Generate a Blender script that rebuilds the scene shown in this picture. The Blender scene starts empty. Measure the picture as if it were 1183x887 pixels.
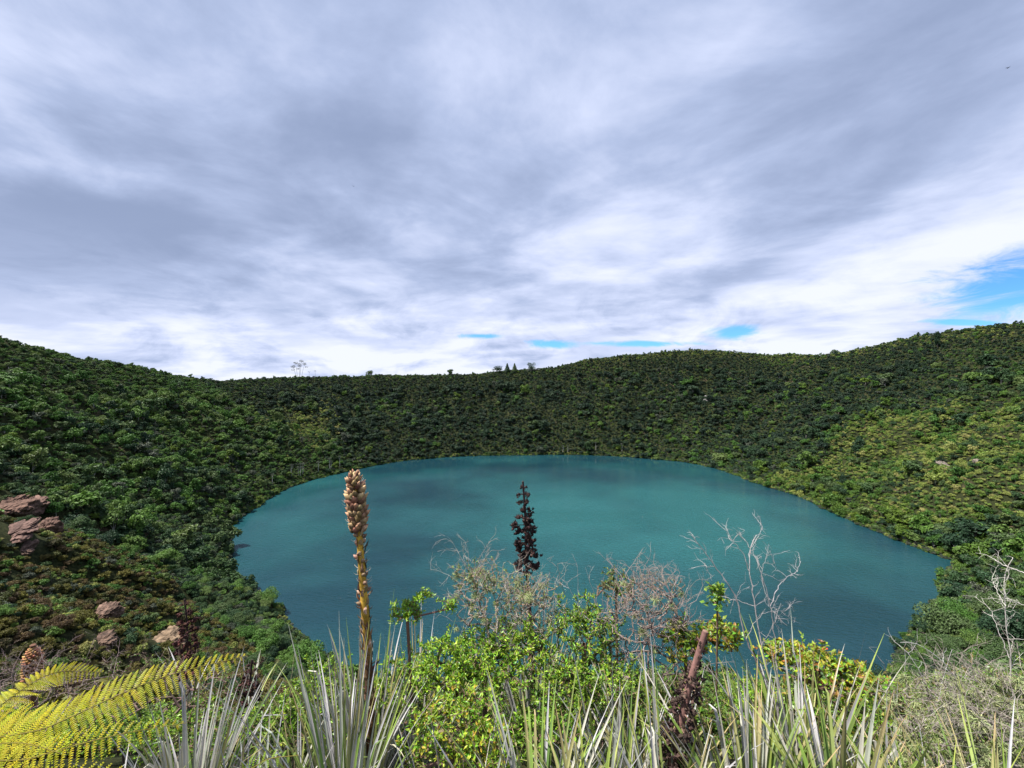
import bpy, math, random
import numpy as np
from mathutils import Vector

rng = np.random.default_rng(7)
random.seed(7)
FPX, CX, CY = 509.0, 591.5, 443.5
CAM_Z = 90.0
C = bpy.context.scene.collection

# ------------------------------------------------------------------ noise
def _hash(ix, iy, seed):
    n = (ix * 374761393 + iy * 668265263 + seed * 1442695041) & 0x7fffffff
    n = ((n ^ (n >> 13)) * 1274126177) & 0x7fffffff
    n = n ^ (n >> 16)
    return (n & 0xffff) / 65535.0
def vnoise(x, y, seed=0):
    x = np.asarray(x, float); y = np.asarray(y, float)
    ix = np.floor(x).astype(np.int64); iy = np.floor(y).astype(np.int64)
    fx = x - ix; fy = y - iy
    fx = fx*fx*(3-2*fx); fy = fy*fy*(3-2*fy)
    a = _hash(ix, iy, seed); b = _hash(ix+1, iy, seed)
    c = _hash(ix, iy+1, seed); d = _hash(ix+1, iy+1, seed)
    return (a*(1-fx)+b*fx)*(1-fy) + (c*(1-fx)+d*fx)*fy
def fbm(x, y, seed=0, octv=4):
    s = 0; a = .5; t = 0
    for k in range(octv):
        s = s + a*(vnoise(x*2**k, y*2**k, seed+k*17)-.5)*2; t += a; a *= .5
    return s/t
def sstep(a, b, x):
    t = np.clip((x-a)/(b-a), 0, 1)
    return t*t*(3-2*t)

# ------------------------------------------------------------------ terrain
LC = (20.0, 345.0)                                   # middle of the lake
shore_px = [(369,762),(348,741),(321,706),(304,695),(272,672),(266,650),(266,634),(267,607),(281,595),(298,586),
    (325,567),(358,555),(400,545),(461,533),(535,527),(603,526),(687,526),(731,528),(800,535),(837,544),(868,557),
    (918,572),(952,588),(993,606),(1047,628),(1106,650),(1086,672),(1090,690),(1084,712),(1054,732),(1034,760),(1020,800)]
def at_water(px, py):
    Y = CAM_Z*FPX/(py-CY)
    return ((px-CX)/FPX*Y, Y)
shore = [at_water(*p) for p in shore_px] + [(70,112),(20,108),(-25,118)]
# rim: x, y, height
rim = [(-325,280,119),(-335,340,110),(-345,400,104),(-348,455,98),(-345,515,93.5),(-320,580,97),(-295,620,99),(-250,660,100),
    (-190,690,103),(-100,705,103),(-30,710,108),(60,716,115),(125,720,131),(205,715,138),(287,700,142),(345,685,139),(395,655,132),
    (420,600,127),(450,565,133),(468,520,143),(480,470,147),(484,430,147),(478,380,143),(440,250,137),(330,110,120),(170,30,104),(60,5,92),
    (0,0,88.5),(-60,2,90),(-150,20,98),(-250,100,114),(-305,200,120)]
def polar_tab(pts, col=None):
    a = []; v = []
    for p in pts:
        dx, dy = p[0]-LC[0], p[1]-LC[1]
        a.append(math.atan2(dy, dx)); v.append(math.hypot(dx, dy) if col is None else p[col])
    o = np.argsort(a); a = np.array(a)[o]; v = np.array(v)[o]
    g = np.linspace(-math.pi, math.pi, 721)
    t = np.interp(g, np.r_[a-2*math.pi, a, a+2*math.pi], np.r_[v, v, v])
    k = np.array([1,2,3,2,1])/9.0
    tt = np.convolve(np.r_[t[-7:-1], t, t[1:7]], k, 'same')[6:-6]
    return g, tt
SH = polar_tab(shore); RR = polar_tab(rim); RH = polar_tab(rim, 2)
def P(px, py, Y):
    return Vector(((px-CX)/FPX*Y, Y, CAM_Z-(py-CY)/FPX*Y))
def height(x, y):
    x = np.asarray(x, float); y = np.asarray(y, float)
    dx = x-LC[0]; dy = y-LC[1]; r = np.hypot(dx, dy); ph = np.arctan2(dy, dx)
    Rs = np.interp(ph, *SH)+2.6*fbm(ph*26, ph*0, 51, 4); Rr = np.interp(ph, *RR); H = np.interp(ph, *RH)
    t = (r-Rs)/(Rr-Rs)
    dc = np.hypot(x, y)
    e = 0.9 + 0.38*np.exp(-((ph-0.05)/0.75)**2)
    tc = np.clip(t, 0, 1)
    z = H*tc**e
    z = np.where(t < 0, -2.2*np.minimum(6, Rs-r) - 0.25*np.minimum(60, np.maximum(0, Rs-r)), z)
    over = np.maximum(0, r-Rr)
    z = np.where(t > 1, -20+(H+20)*np.exp(-over*0.30/(H+20)*(1-np.exp(-over/25.0))), z)
    # relief: gullies down the bowl plus broken ground
    am = sstep(18, 110, dc)*np.clip(t*4, 0, 1)
    gul = (1-np.abs(fbm(ph*9+fbm(x/90, y/90, 5)*0.5, t*0.6, 31, 3)))**3
    z = z + am*(9.0*fbm(x/70, y/70, 3, 4)*(0.35+0.65*np.sin(np.pi*np.clip(t,0,1))) - 12.0*(gul-.45)*np.sin(np.pi*np.clip(t,0,1)) + 3.2*fbm(x/24, y/24, 18, 3)*(1-0.7*sstep(.85,1.0,t)) + 0.9*fbm(x/9, y/9, 8, 3))
    am2 = sstep(4, 30, dc)*np.clip(t*6, 0, 1)
    z = z + am2*0.9*fbm(x/7, y/7, 12, 3)
    # where the photographer stands
    near = CAM_Z-1.65-0.30*np.maximum(y, -3)-0.50*(np.log1p(np.exp((np.minimum(y,60)-3.2)*2.0))/2.0) - 0.03*np.abs(x)
    w = 1-sstep(4, 24, dc)
    return z*(1-w)+near*w + 0.05*fbm(x/0.8, y/0.8, 9, 3)
def h1(x, y): return float(height(np.array([x]), np.array([y]))[0])
def tparam(x, y):
    dx = x-LC[0]; dy = y-LC[1]; ph = np.arctan2(dy, dx)
    Rs = np.interp(ph, *SH)+2.6*fbm(ph*26, ph*0, 51, 4)
    return (np.hypot(dx, dy)-Rs)/(np.interp(ph, *RR)-Rs), np.hypot(dx, dy)-Rs, ph
def hit(px, py, y0=3.0):
    Y = y0*1.012**np.arange(480)
    X = (px-CX)/FPX*Y; Z = CAM_Z-(py-CY)/FPX*Y
    g = height(X, Y) > Z
    i = int(np.argmax(g)) if g.any() else 470
    return X[i], Y[i], h1(X[i], Y[i])

# the dry heath on the near left slope ends along this line
spur = [hit(*q)[:2] for q in [(-150,520),(-60,545),(0,565),(60,590),(130,640),(180,695),(235,745),(300,800),(360,860)]]
print('spur', [(round(float(p[0])),round(float(p[1]))) for p in spur])
# ------------------------------------------------------------------ helpers
def tag(o, label=None, cat=None, group=None, kind=None):
    if label: o['label'] = label
    if cat: o['category'] = cat
    if group: o['group'] = group
    if kind: o['kind'] = kind
    return o
def empty(name, loc):
    o = bpy.data.objects.new(name, None); o.location = loc; o.empty_display_size = .1
    C.objects.link(o); return o
def new_mat(name):
    m = bpy.data.materials.new(name); m.use_nodes = True
    m.node_tree.nodes.clear(); return m, m.node_tree.nodes, m.node_tree.links
class MB:
    """collects triangles/quads with a colour per vertex"""
    def __init__(s): s.v = []; s.f3 = []; s.f4 = []; s.c = []; s.n = 0
    def add(s, v, f, c):
        v = np.asarray(v, float).reshape(-1, 3); f = np.asarray(f, int)
        c = np.asarray(c, float)
        if c.ndim == 1: c = np.tile(c[:3], (len(v), 1))
        s.v.append(v); s.c.append(c[:, :3])
        (s.f3 if f.shape[1] == 3 else s.f4).append(f+s.n); s.n += len(v)
    def mesh(s, name, mat, smooth=False):
        v = np.concatenate(s.v).astype(np.float32); c = np.concatenate(s.c)
        f3 = np.concatenate(s.f3) if s.f3 else np.zeros((0,3), int)
        f4 = np.concatenate(s.f4) if s.f4 else np.zeros((0,4), int)
        me = bpy.data.meshes.new(name)
        me.vertices.add(len(v)); me.vertices.foreach_set('co', v.ravel())
        li = np.r_[f3.ravel(), f4.ravel()].astype(np.int32)
        me.loops.add(len(li)); me.loops.foreach_set('vertex_index', li)
        st = np.r_[np.arange(len(f3))*3, len(f3)*3+np.arange(len(f4))*4].astype(np.int32)
        me.polygons.add(len(st)); me.polygons.foreach_set('loop_start', st)
        me.polygons.foreach_set('use_smooth', np.full(len(st), smooth))
        me.update(calc_edges=True); me.validate()
        a = me.color_attributes.new('Col', 'FLOAT_COLOR', 'POINT')
        a.data.foreach_set('color', np.c_[c, np.ones(len(c))].astype(np.float32).ravel())
        me.materials.append(mat); return me
    def build(s, name, mat, parent=None, smooth=False, loc=None):
        """vertices are in world space; they are moved to be relative to the parent (or loc)"""
        base = np.array(parent.location if parent is not None and parent.parent is None else (loc if loc is not None else (0,0,0)), float)
        if parent is not None and parent.parent is not None: base = np.array(parent.parent.location, float)
        s.v = [v-base for v in s.v]
        o = bpy.data.objects.new(name, s.mesh(name, mat, smooth))
        if parent is None: o.location = base
        else: o.parent = parent
        C.objects.link(o); return o
def unit(v):
    v = np.asarray(v, float); return v/(np.linalg.norm(v, axis=-1, keepdims=True)+1e-9)
def resample(pts, n):
    pts = np.asarray(pts, float)
    if len(pts) < 3:
        t = np.linspace(0, 1, n)[:, None]; return pts[0]*(1-t)+pts[-1]*t
    d = np.r_[0, np.cumsum(np.linalg.norm(np.diff(pts, axis=0), axis=1))]; d /= d[-1]
    ext = np.vstack([2*pts[0]-pts[1], pts, 2*pts[-1]-pts[-2]])
    out = []
    for t in np.linspace(0, 1, n):
        i = min(len(pts)-2, int(np.searchsorted(d, t, 'right')-1)); u = (t-d[i])/(d[i+1]-d[i]+1e-9)
        a, b, c, e = ext[i], ext[i+1], ext[i+2], ext[i+3]
        out.append(.5*((2*b)+(-a+c)*u+(2*a-5*b+4*c-e)*u*u+(-a+3*b-3*c+e)*u**3))
    return np.array(out)
def tube(mb, pts, rad, col, n=6, wob=0.0):
    pts = np.asarray(pts, float); m = len(pts)
    rad = np.broadcast_to(np.asarray(rad, float), (m,)) if np.ndim(rad) else np.full(m, rad)
    d = unit(np.gradient(pts, axis=0))
    ref = np.array([0.3, 0.9, 0.2]) if abs(d[0][1]) < .8 else np.array([1, 0, 0.1])
    u = unit(np.cross(d, ref)); w = np.cross(d, u)
    a = np.arange(n)*2*math.pi/n
    r = rad[:, None]*(1+wob*rng.uniform(-1, 1, (m, n)))
    v = pts[:, None, :] + r[..., None]*(np.cos(a)[None, :, None]*u[:, None, :]+np.sin(a)[None, :, None]*w[:, None, :])
    i = np.arange(m-1)[:, None]*n; j = np.arange(n)[None, :]; k = (j+1) % n
    f = np.stack([i+j, i+k, i+n+k, i+n+j], -1).reshape(-1, 4)
    c = np.asarray(col, float)
    if c.ndim == 2: c = np.repeat(c, n, axis=0)
    mb.add(v.reshape(-1, 3), f, c)
    mb.add(np.vstack([v[-1], pts[-1]+d[-1]*rad[-1]*.6]), [[q, (q+1) % n, n] for q in range(n)], c if c.ndim == 1 else np.tile(c[-1], (n+1, 1)))

# ------------------------------------------------------------------ materials
def col_mat(name, rough=.6, trans=0.0, var=.35, bump=0.0, bscale=60, spec=.3, hue=.03, mottled=0.0):
    """colour comes from the mesh's own colour attribute, varied from piece to piece"""
    m, N, L = new_mat(name)
    out = N.new('ShaderNodeOutputMaterial'); at = N.new('ShaderNodeAttribute'); at.attribute_name = 'Col'
    geo = N.new('ShaderNodeNewGeometry')
    mr = N.new('ShaderNodeMapRange'); mr.inputs[3].default_value = 1-var; mr.inputs[4].default_value = 1+var
    L.new(geo.outputs['Random Per Island'], mr.inputs[0])
    mh = N.new('ShaderNodeMapRange'); mh.inputs[3].default_value = .5-hue; mh.inputs[4].default_value = .5+hue
    fr = N.new('ShaderNodeMath'); fr.operation = 'MULTIPLY'; fr.inputs[1].default_value = 7.31
    f2 = N.new('ShaderNodeMath'); f2.operation = 'FRACT'
    L.new(geo.outputs['Random Per Island'], fr.inputs[0]); L.new(fr.outputs[0], f2.inputs[0]); L.new(f2.outputs[0], mh.inputs[0])
    hs = N.new('ShaderNodeHueSaturation')
    L.new(mh.outputs[0], hs.inputs['Hue']); L.new(mr.outputs[0], hs.inputs['Value']); L.new(at.outputs['Color'], hs.inputs['Color'])
    c = hs.outputs[0]
    tc = N.new('ShaderNodeTexCoord')
    if mottled:
        nz = N.new('ShaderNodeTexNoise'); nz.inputs['Scale'].default_value = bscale*.4; nz.inputs['Detail'].default_value = 6
        L.new(tc.outputs['Object'], nz.inputs['Vector'])
        r2 = N.new('ShaderNodeMapRange'); r2.inputs[1].default_value = .3; r2.inputs[2].default_value = .7; r2.inputs[3].default_value = 1-mottled; r2.inputs[4].default_value = 1+mottled
        L.new(nz.outputs[0], r2.inputs[0]); h2 = N.new('ShaderNodeHueSaturation'); L.new(r2.outputs[0], h2.inputs['Value']); L.new(c, h2.inputs['Color']); c = h2.outputs[0]
    b = N.new('ShaderNodeBsdfPrincipled'); b.inputs['Roughness'].default_value = rough; b.inputs['Specular IOR Level'].default_value = spec
    L.new(c, b.inputs['Base Color'])
    if bump:
        nb = N.new('ShaderNodeTexNoise'); nb.inputs['Scale'].default_value = bscale; nb.inputs['Detail'].default_value = 5
        L.new(tc.outputs['Object'], nb.inputs['Vector'])
        bp = N.new('ShaderNodeBump'); bp.inputs['Strength'].default_value = bump; bp.inputs['Distance'].default_value = .3/bscale
        L.new(nb.outputs[0], bp.inputs['Height']); L.new(bp.outputs[0], b.inputs['Normal'])
    if trans:
        t = N.new('ShaderNodeBsdfTranslucent'); L.new(c, t.inputs['Color'])
        mx = N.new('ShaderNodeMixShader'); mx.inputs[0].default_value = trans
        L.new(b.outputs[0], mx.inputs[1]); L.new(t.outputs[0], mx.inputs[2]); L.new(mx.outputs[0], out.inputs[0])
    else: L.new(b.outputs[0], out.inputs[0])
    return m
def crown_mat(name, cols, var=.35, trans=.2):
    """far foliage: plant to plant and leaf clump to leaf clump variation"""
    m, N, L = new_mat(name)
    out = N.new('ShaderNodeOutputMaterial'); geo = N.new('ShaderNodeNewGeometry'); oi = N.new('ShaderNodeObjectInfo')
    r = N.new('ShaderNodeValToRGB'); e = r.color_ramp.elements
    e[0].position = 0; e[0].color = (*cols[0], 1); e[1].position = 1; e[1].color = (*cols[-1], 1)
    for k, cc in enumerate(cols[1:-1]):
        q = e.new((k+1)/(len(cols)-1)); q.color = (*cc, 1)
    ad = N.new('ShaderNodeMath'); ad.operation = 'MULTIPLY_ADD'; ad.inputs[1].default_value = .12
    L.new(geo.outputs['Random Per Island'], ad.inputs[0]); L.new(oi.outputs['Random'], ad.inputs[2]); L.new(ad.outputs[0], r.inputs[0])
    mr = N.new('ShaderNodeMapRange'); mr.inputs[3].default_value = 1-var; mr.inputs[4].default_value = 1+var
    f1 = N.new('ShaderNodeMath'); f1.operation = 'MULTIPLY'; f1.inputs[1].default_value = 5.7
    f2 = N.new('ShaderNodeMath'); f2.operation = 'FRACT'
    L.new(geo.outputs['Random Per Island'], f1.inputs[0]); L.new(f1.outputs[0], f2.inputs[0]); L.new(f2.outputs[0], mr.inputs[0])
    hs = N.new('ShaderNodeHueSaturation'); L.new(mr.outputs[0], hs.inputs['Value']); L.new(r.outputs[0], hs.inputs['Color'])
    b = N.new('ShaderNodeBsdfPrincipled'); b.inputs['Roughness'].default_value = .55; b.inputs['Specular IOR Level'].default_value = .25
    L.new(hs.outputs[0], b.inputs['Base Color'])
    t = N.new('ShaderNodeBsdfTranslucent'); L.new(hs.outputs[0], t.inputs['Color'])
    mx = N.new('ShaderNodeMixShader'); mx.inputs[0].default_value = trans
    L.new(b.outputs[0], mx.inputs[1]); L.new(t.outputs[0], mx.inputs[2]); L.new(mx.outputs[0], out.inputs[0])
    return m

M_dark = crown_mat('foliage_dark', [(.018,.044,.022),(.032,.072,.030),(.054,.104,.032),(.085,.13,.045)])
M_cloud_shade = crown_mat('foliage_deep', [(.012,.030,.018),(.018,.042,.024),(.028,.058,.028),(.04,.07,.035)])  # cloud shade of the far slopes put into a darker foliage colour
M_mid = crown_mat('foliage_mid', [(.05,.12,.022),(.07,.16,.028),(.10,.19,.032),(.12,.17,.05)])
M_grey = crown_mat('foliage_grey', [(.07,.085,.06),(.10,.115,.08),(.06,.08,.05)])
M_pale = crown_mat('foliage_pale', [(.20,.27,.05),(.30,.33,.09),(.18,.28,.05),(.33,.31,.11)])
M_lime = crown_mat('foliage_lime', [(.06,.13,.02),(.09,.16,.025),(.11,.17,.02)])
M_heath = crown_mat('foliage_heath', [(.07,.065,.02),(.12,.115,.02),(.05,.07,.02),(.10,.06,.032),(.16,.15,.03)])
M_wood = col_mat('bark', .85, bump=.6, bscale=30, var=.2)
M_leaf = col_mat('leaf', .38, trans=.28, var=.4, spec=.45, hue=.025)
M_blade = col_mat('blade', .5, trans=.12, var=.22, spec=.4, hue=.015, mottled=.18, bscale=25)
M_fern = col_mat('fern_leaf', .5, trans=.4, var=.2, hue=.012)
M_dry = col_mat('dry_plant', .85, trans=0, var=.3, bump=.5, bscale=150, mottled=.3)
M_lichen = col_mat('lichen', .95, trans=.2, var=.2)

def ground_mat():
    m, N, L = new_mat('slope_ground'); out = N.new('ShaderNodeOutputMaterial'); b = N.new('ShaderNodeBsdfPrincipled')
    b.inputs['Roughness'].default_value = .95; b.inputs['Specular IOR Level'].default_value = .1
    tc = N.new('ShaderNodeTexCoord')
    def nz(s, d=8):
        n = N.new('ShaderNodeTexNoise'); n.inputs['Scale'].default_value = s; n.inputs['Detail'].default_value = d; n.inputs['Roughness'].default_value = .65
        L.new(tc.outputs['Object'], n.inputs['Vector']); return n.outputs[0]
    r1 = N.new('ShaderNodeValToRGB'); e = r1.color_ramp.elements
    e[0].position = .36; e[0].color = (.010,.014,.006,1); e[1].position = .70; e[1].color = (.055,.055,.022,1)
    q = e.new(.5); q.color = (.022,.028,.010,1)
    L.new(nz(1.6, 12), r1.inputs[0])
    r2 = N.new('ShaderNodeValToRGB'); e = r2.color_ramp.elements
    e[0].position = .35; e[0].color = (.03,.02,.013,1); e[1].position = .7; e[1].color = (.16,.11,.075,1)
    L.new(nz(3.0), r2.inputs[0])
    r3 = N.new('ShaderNodeMapRange'); r3.inputs[1].default_value = .60; r3.inputs[2].default_value = .70; L.new(nz(.11, 5), r3.inputs[0])
    mx = N.new('ShaderNodeMix'); mx.data_type = 'RGBA'; L.new(r3.outputs[0], mx.inputs[0]); L.new(r1.outputs[0], mx.inputs[6]); L.new(r2.outputs[0], mx.inputs[7])
    L.new(mx.outputs[2], b.inputs['Base Color'])
    bp = N.new('ShaderNodeBump'); bp.inputs['Strength'].default_value = .8; bp.inputs['Distance'].default_value = .15
    L.new(nz(6), bp.inputs['Height']); L.new(bp.outputs[0], b.inputs['Normal']); L.new(b.outputs[0], out.inputs[0]); return m

def build_terrain():
    nr = 430
    rad = 0.35*(9000/0.35)**(np.arange(nr)/(nr-1.0))
    # extra rings where the bowl is
    rad = np.sort(np.r_[rad, np.linspace(90, 760, 200)])
    nr = len(rad)
    af = np.radians(np.linspace(-64, 64, 520)); ab = np.radians(np.linspace(64, 296, 90)[1:-1])
    an = np.r_[af, ab]; na = len(an)
    X = rad[:, None]*np.sin(an)[None]; Y = rad[:, None]*np.cos(an)[None]
    Z = height(X, Y)
    v = np.stack([X, Y, Z], -1).reshape(-1, 3)
    v = np.vstack([v, [0, 0, h1(0, 0)]])
    i = np.arange(nr-1)[:, None]*na; j = np.arange(na)[None]; k = (j+1) % na
    f = np.stack([i+j, i+k, i+na+k, i+na+j], -1).reshape(-1, 4)[:, ::-1]
    mb = MB(); mb.add(v, f, (.1,.1,.1)); c = len(v)-1
    mb.f3.append(np.array([[c, (q+1) % na, q] for q in range(na)]))
    o = mb.build('hillside_ground', ground_mat(), smooth=True); tag(o, 'green crater hillside sloping steeply down to the lake', 'hillside', kind='structure')
build_terrain()

# ------------------------------------------------------------------ water
def build_water():
    m, N, L = new_mat('lake_water'); out = N.new('ShaderNodeOutputMaterial'); b = N.new('ShaderNodeBsdfPrincipled')
    b.inputs['IOR'].default_value = 1.333; b.inputs['Roughness'].default_value = .06
    tc = N.new('ShaderNodeTexCoord')
    n0 = N.new('ShaderNodeTexNoise'); n0.inputs['Scale'].default_value = .009; n0.inputs['Detail'].default_value = 4; L.new(tc.outputs['Object'], n0.inputs['Vector'])
    # lit middle and darker edges of the lake put into the water colour
    mq = N.new('ShaderNodeMapping'); mq.inputs['Location'].default_value = (-75,-300,0); L.new(tc.outputs['Object'], mq.inputs[0])
    ln = N.new('ShaderNodeVectorMath'); ln.operation = 'LENGTH'; L.new(mq.outputs[0], ln.inputs[0])
    lr = N.new('ShaderNodeMapRange'); lr.inputs[1].default_value = 175; lr.inputs[2].default_value = 30; lr.inputs[3].default_value = -.12; lr.inputs[4].default_value = .22; lr.interpolation_type = 'SMOOTHSTEP'; L.new(ln.outputs['Value'], lr.inputs[0])
    la = N.new('ShaderNodeMath'); L.new(n0.outputs[0], la.inputs[0]); L.new(lr.outputs[0], la.inputs[1])
    r = N.new('ShaderNodeValToRGB'); e = r.color_ramp.elements
    e[0].position = .3; e[0].color = WATER[0]; e[1].position = .7; e[1].color = WATER[1]
    L.new(la.outputs[0], r.inputs[0]); L.new(r.outputs[0], b.inputs['Base Color'])
    mp = N.new('ShaderNodeMapping'); mp.inputs['Rotation'].default_value = (0,0,.5); mp.inputs['Scale'].default_value = (1,1.9,1); L.new(tc.outputs['Object'], mp.inputs[0])
    w1 = N.new('ShaderNodeTexNoise'); w1.inputs['Scale'].default_value = .38; w1.inputs['Detail'].default_value = 6; w1.inputs['Roughness'].default_value = .6; L.new(mp.outputs[0], w1.inputs['Vector'])
    # gusts: calmer and rougher patches
    w2 = N.new('ShaderNodeTexNoise'); w2.inputs['Scale'].default_value = .012; w2.inputs['Detail'].default_value = 3; w2.inputs['Distortion'].default_value = 1.0; L.new(mp.outputs[0], w2.inputs['Vector'])
    r2 = N.new('ShaderNodeMapRange'); r2.inputs[1].default_value = .35; r2.inputs[2].default_value = .65; r2.inputs[3].default_value = .55; r2.inputs[4].default_value = .95; L.new(w2.outputs[0], r2.inputs[0])
    shel = N.new('ShaderNodeMapRange'); shel.inputs[1].default_value = 130; shel.inputs[2].default_value = 235; shel.inputs[3].default_value = 1.0; shel.inputs[4].default_value = .06; shel.interpolation_type = 'SMOOTHSTEP'
    mc = N.new('ShaderNodeMapping'); mc.inputs['Location'].default_value = (-40,-290,0); L.new(tc.outputs['Object'], mc.inputs[0])
    l2 = N.new('ShaderNodeVectorMath'); l2.operation = 'LENGTH'; L.new(mc.outputs[0], l2.inputs[0]); L.new(l2.outputs['Value'], shel.inputs[0])
    sm = N.new('ShaderNodeMath'); sm.operation = 'MULTIPLY'; L.new(r2.outputs[0], sm.inputs[0]); L.new(shel.outputs[0], sm.inputs[1])
    bp = N.new('ShaderNodeBump'); bp.inputs['Distance'].default_value = 1.6; L.new(sm.outputs[0], bp.inputs['Strength'])
    L.new(w1.outputs[0], bp.inputs['Height']); L.new(bp.outputs[0], b.inputs['Normal']); L.new(b.outputs[0], out.inputs[0])
    mb = MB(); g = np.linspace(-math.pi, math.pi, 361)[:-1]; R = np.interp(g, *SH)+9
    rr = np.linspace(0, 1, 40)[1:]
    v = np.stack([LC[0]+np.outer(rr, R*np.cos(g)), LC[1]+np.outer(rr, R*np.sin(g)), np.zeros((39, 360))], -1).reshape(-1, 3)
    v = np.vstack([v, [LC[0], LC[1], 0]])
    i = np.arange(38)[:, None]*360; j = np.arange(360)[None]; k = (j+1) % 360
    mb.add(v, np.stack([i+j, i+360+j, i+360+k, i+k], -1).reshape(-1, 4), (0,.1,.1))
    mb.f3.append(np.array([[len(v)-1, q, (q+1) % 360] for q in range(360)]))
    o = mb.build('lake_water', m, smooth=True); tag(o, 'round teal green crater lake with fine wind ripples', 'lake', kind='structure')
WATER = [(.008,.036,.050,1), (.019,.098,.104,1)]
build_water()

# ------------------------------------------------------------------ sky
SUN_EL, SUN_AZ = math.radians(63), math.radians(260)     # azimuth clockwise from +Y; the sun stands high on the left
def build_world():
    w = bpy.data.worlds.new('World'); bpy.context.scene.world = w; w.use_nodes = True
    N, L = w.node_tree.nodes, w.node_tree.links; N.clear()
    def val(x): return x
    def math_(op, a, b=None, c=None, clamp=False):
        n = N.new('ShaderNodeMath'); n.operation = op; n.use_clamp = clamp
        for k, q in enumerate((a, b, c)):
            if q is None: continue
            if isinstance(q, (int, float)): n.inputs[k].default_value = q
            else: L.new(q, n.inputs[k])
        return n.outputs[0]
    def comb(x, y, z=0.0):
        n = N.new('ShaderNodeCombineXYZ')
        for k, q in enumerate((x, y, z)):
            if isinstance(q, (int, float)): n.inputs[k].default_value = q
            else: L.new(q, n.inputs[k])
        return n.outputs[0]
    def noise(vec, s, d=6, r=.55, dist=0.0):
        n = N.new('ShaderNodeTexNoise'); n.inputs['Scale'].default_value = s; n.inputs['Detail'].default_value = d
        n.inputs['Roughness'].default_value = r; n.inputs['Distortion'].default_value = dist; L.new(vec, n.inputs['Vector']); return n.outputs[0]
    def mrange(x, a, b, c=0, d=1, smooth=True):
        n = N.new('ShaderNodeMapRange'); n.interpolation_type = 'SMOOTHSTEP' if smooth else 'LINEAR'
        for k, q in enumerate((a, b, c, d)): n.inputs[k+1].default_value = q
        L.new(x, n.inputs[0]); return n.outputs[0]
    def mix(f, a, b):
        n = N.new('ShaderNodeMix'); n.data_type = 'RGBA'
        for k, q in ((0, f), (6, a), (7, b)):
            if isinstance(q, tuple): n.inputs[k].default_value = q
            elif isinstance(q, (int, float)): n.inputs[k].default_value = q
            else: L.new(q, n.inputs[k])
        return n.outputs[2]
    def mix2(a, b):
        n = N.new('ShaderNodeMix'); n.data_type = 'RGBA'; n.blend_type = 'MULTIPLY'; n.inputs[0].default_value = 1; L.new(a, n.inputs[6]); n.inputs[7].default_value = b; return n.outputs[2]
    sky = N.new('ShaderNodeTexSky'); sky.sky_type = 'NISHITA'; sky.sun_disc = False
    sky.sun_elevation = SUN_EL; sky.sun_rotation = SUN_AZ; sky.altitude = 3000; sky.ozone_density = 2.0
    bg = N.new('ShaderNodeBackground'); bg.inputs[1].default_value = .10; L.new(mix2(sky.outputs[0], (.46,.84,1.20,1)), bg.inputs[0])
    tc = N.new('ShaderNodeTexCoord'); sp = N.new('ShaderNodeSeparateXYZ'); L.new(tc.outputs['Generated'], sp.inputs[0])
    X, Y, Z = sp.outputs
    zz = math_('ADD', math_('MAXIMUM', Z, 0.0), .10)
    u = math_('DIVIDE', X, zz); v = math_('DIVIDE', Y, zz)
    # cloud deck, drawn out along the wind (away and a little to the right)
    ca, sa = math.cos(math.radians(CL_ANG)), math.sin(math.radians(CL_ANG))
    a = math_('SUBTRACT', math_('MULTIPLY', u, ca), math_('MULTIPLY', v, sa))
    b = math_('ADD', math_('MULTIPLY', u, sa), math_('MULTIPLY', v, ca))
    vec = comb(math_('ADD', a, CL_OFF[0]), math_('ADD', math_('MULTIPLY', b, .78), CL_OFF[1]), 3.7)
    big = noise(vec, .42, 3, .5, .6)
    med = noise(vec, 1.15, 5, .52, .3)
    fine = noise(comb(u, v, 9.1), 1.7, 12, .62, .35)
    s = math_('ADD', math_('ADD', math_('MULTIPLY', big, .95), math_('MULTIPLY', med, .75)), math_('MULTIPLY', math_('SUBTRACT', fine, .34), .40))
    s = mrange(s, .66, 1.14)
    low = mrange(Z, .02, .30, 1, 0)         # brighter, finer broken cloud towards the horizon
    hor = noise(comb(math_('MULTIPLY', X, 1.0), math_('MULTIPLY', Z, 2.1), 2.2), 6.5, 10, .62, .5)
    hs = mrange(hor, .26, .58)
    s2 = math_('ADD', math_('MULTIPLY', s, .45), math_('MULTIPLY', hs, .62))
    sm = math_('ADD', math_('MULTIPLY', s, math_('SUBTRACT', 1.0, low)), math_('MULTIPLY', math_('ADD', s2, .10), low))
    r = N.new('ShaderNodeValToRGB'); e = r.color_ramp.elements
    e[0].position = 0; e[0].color = (*CLC[0], 1); e[1].position = 1; e[1].color = (*CLC[3], 1)
    q = e.new(.35); q.color = (*CLC[1], 1); q = e.new(.68); q.color = (*CLC[2], 1)
    L.new(sm, r.inputs[0])
    cl = N.new('ShaderNodeBackground'); cl.inputs[1].default_value = 1.0; L.new(r.outputs[0], cl.inputs[0])
    # openings to blue sky
    az = math_('ARCTAN2', X, Y)
    wn = math_('SUBTRACT', noise(comb(math_('MULTIPLY', az, 5.0), math_('MULTIPLY', Z, 14.0), 1.0), 2.0, 8, .68, .8), .5)
    gap = None
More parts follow.
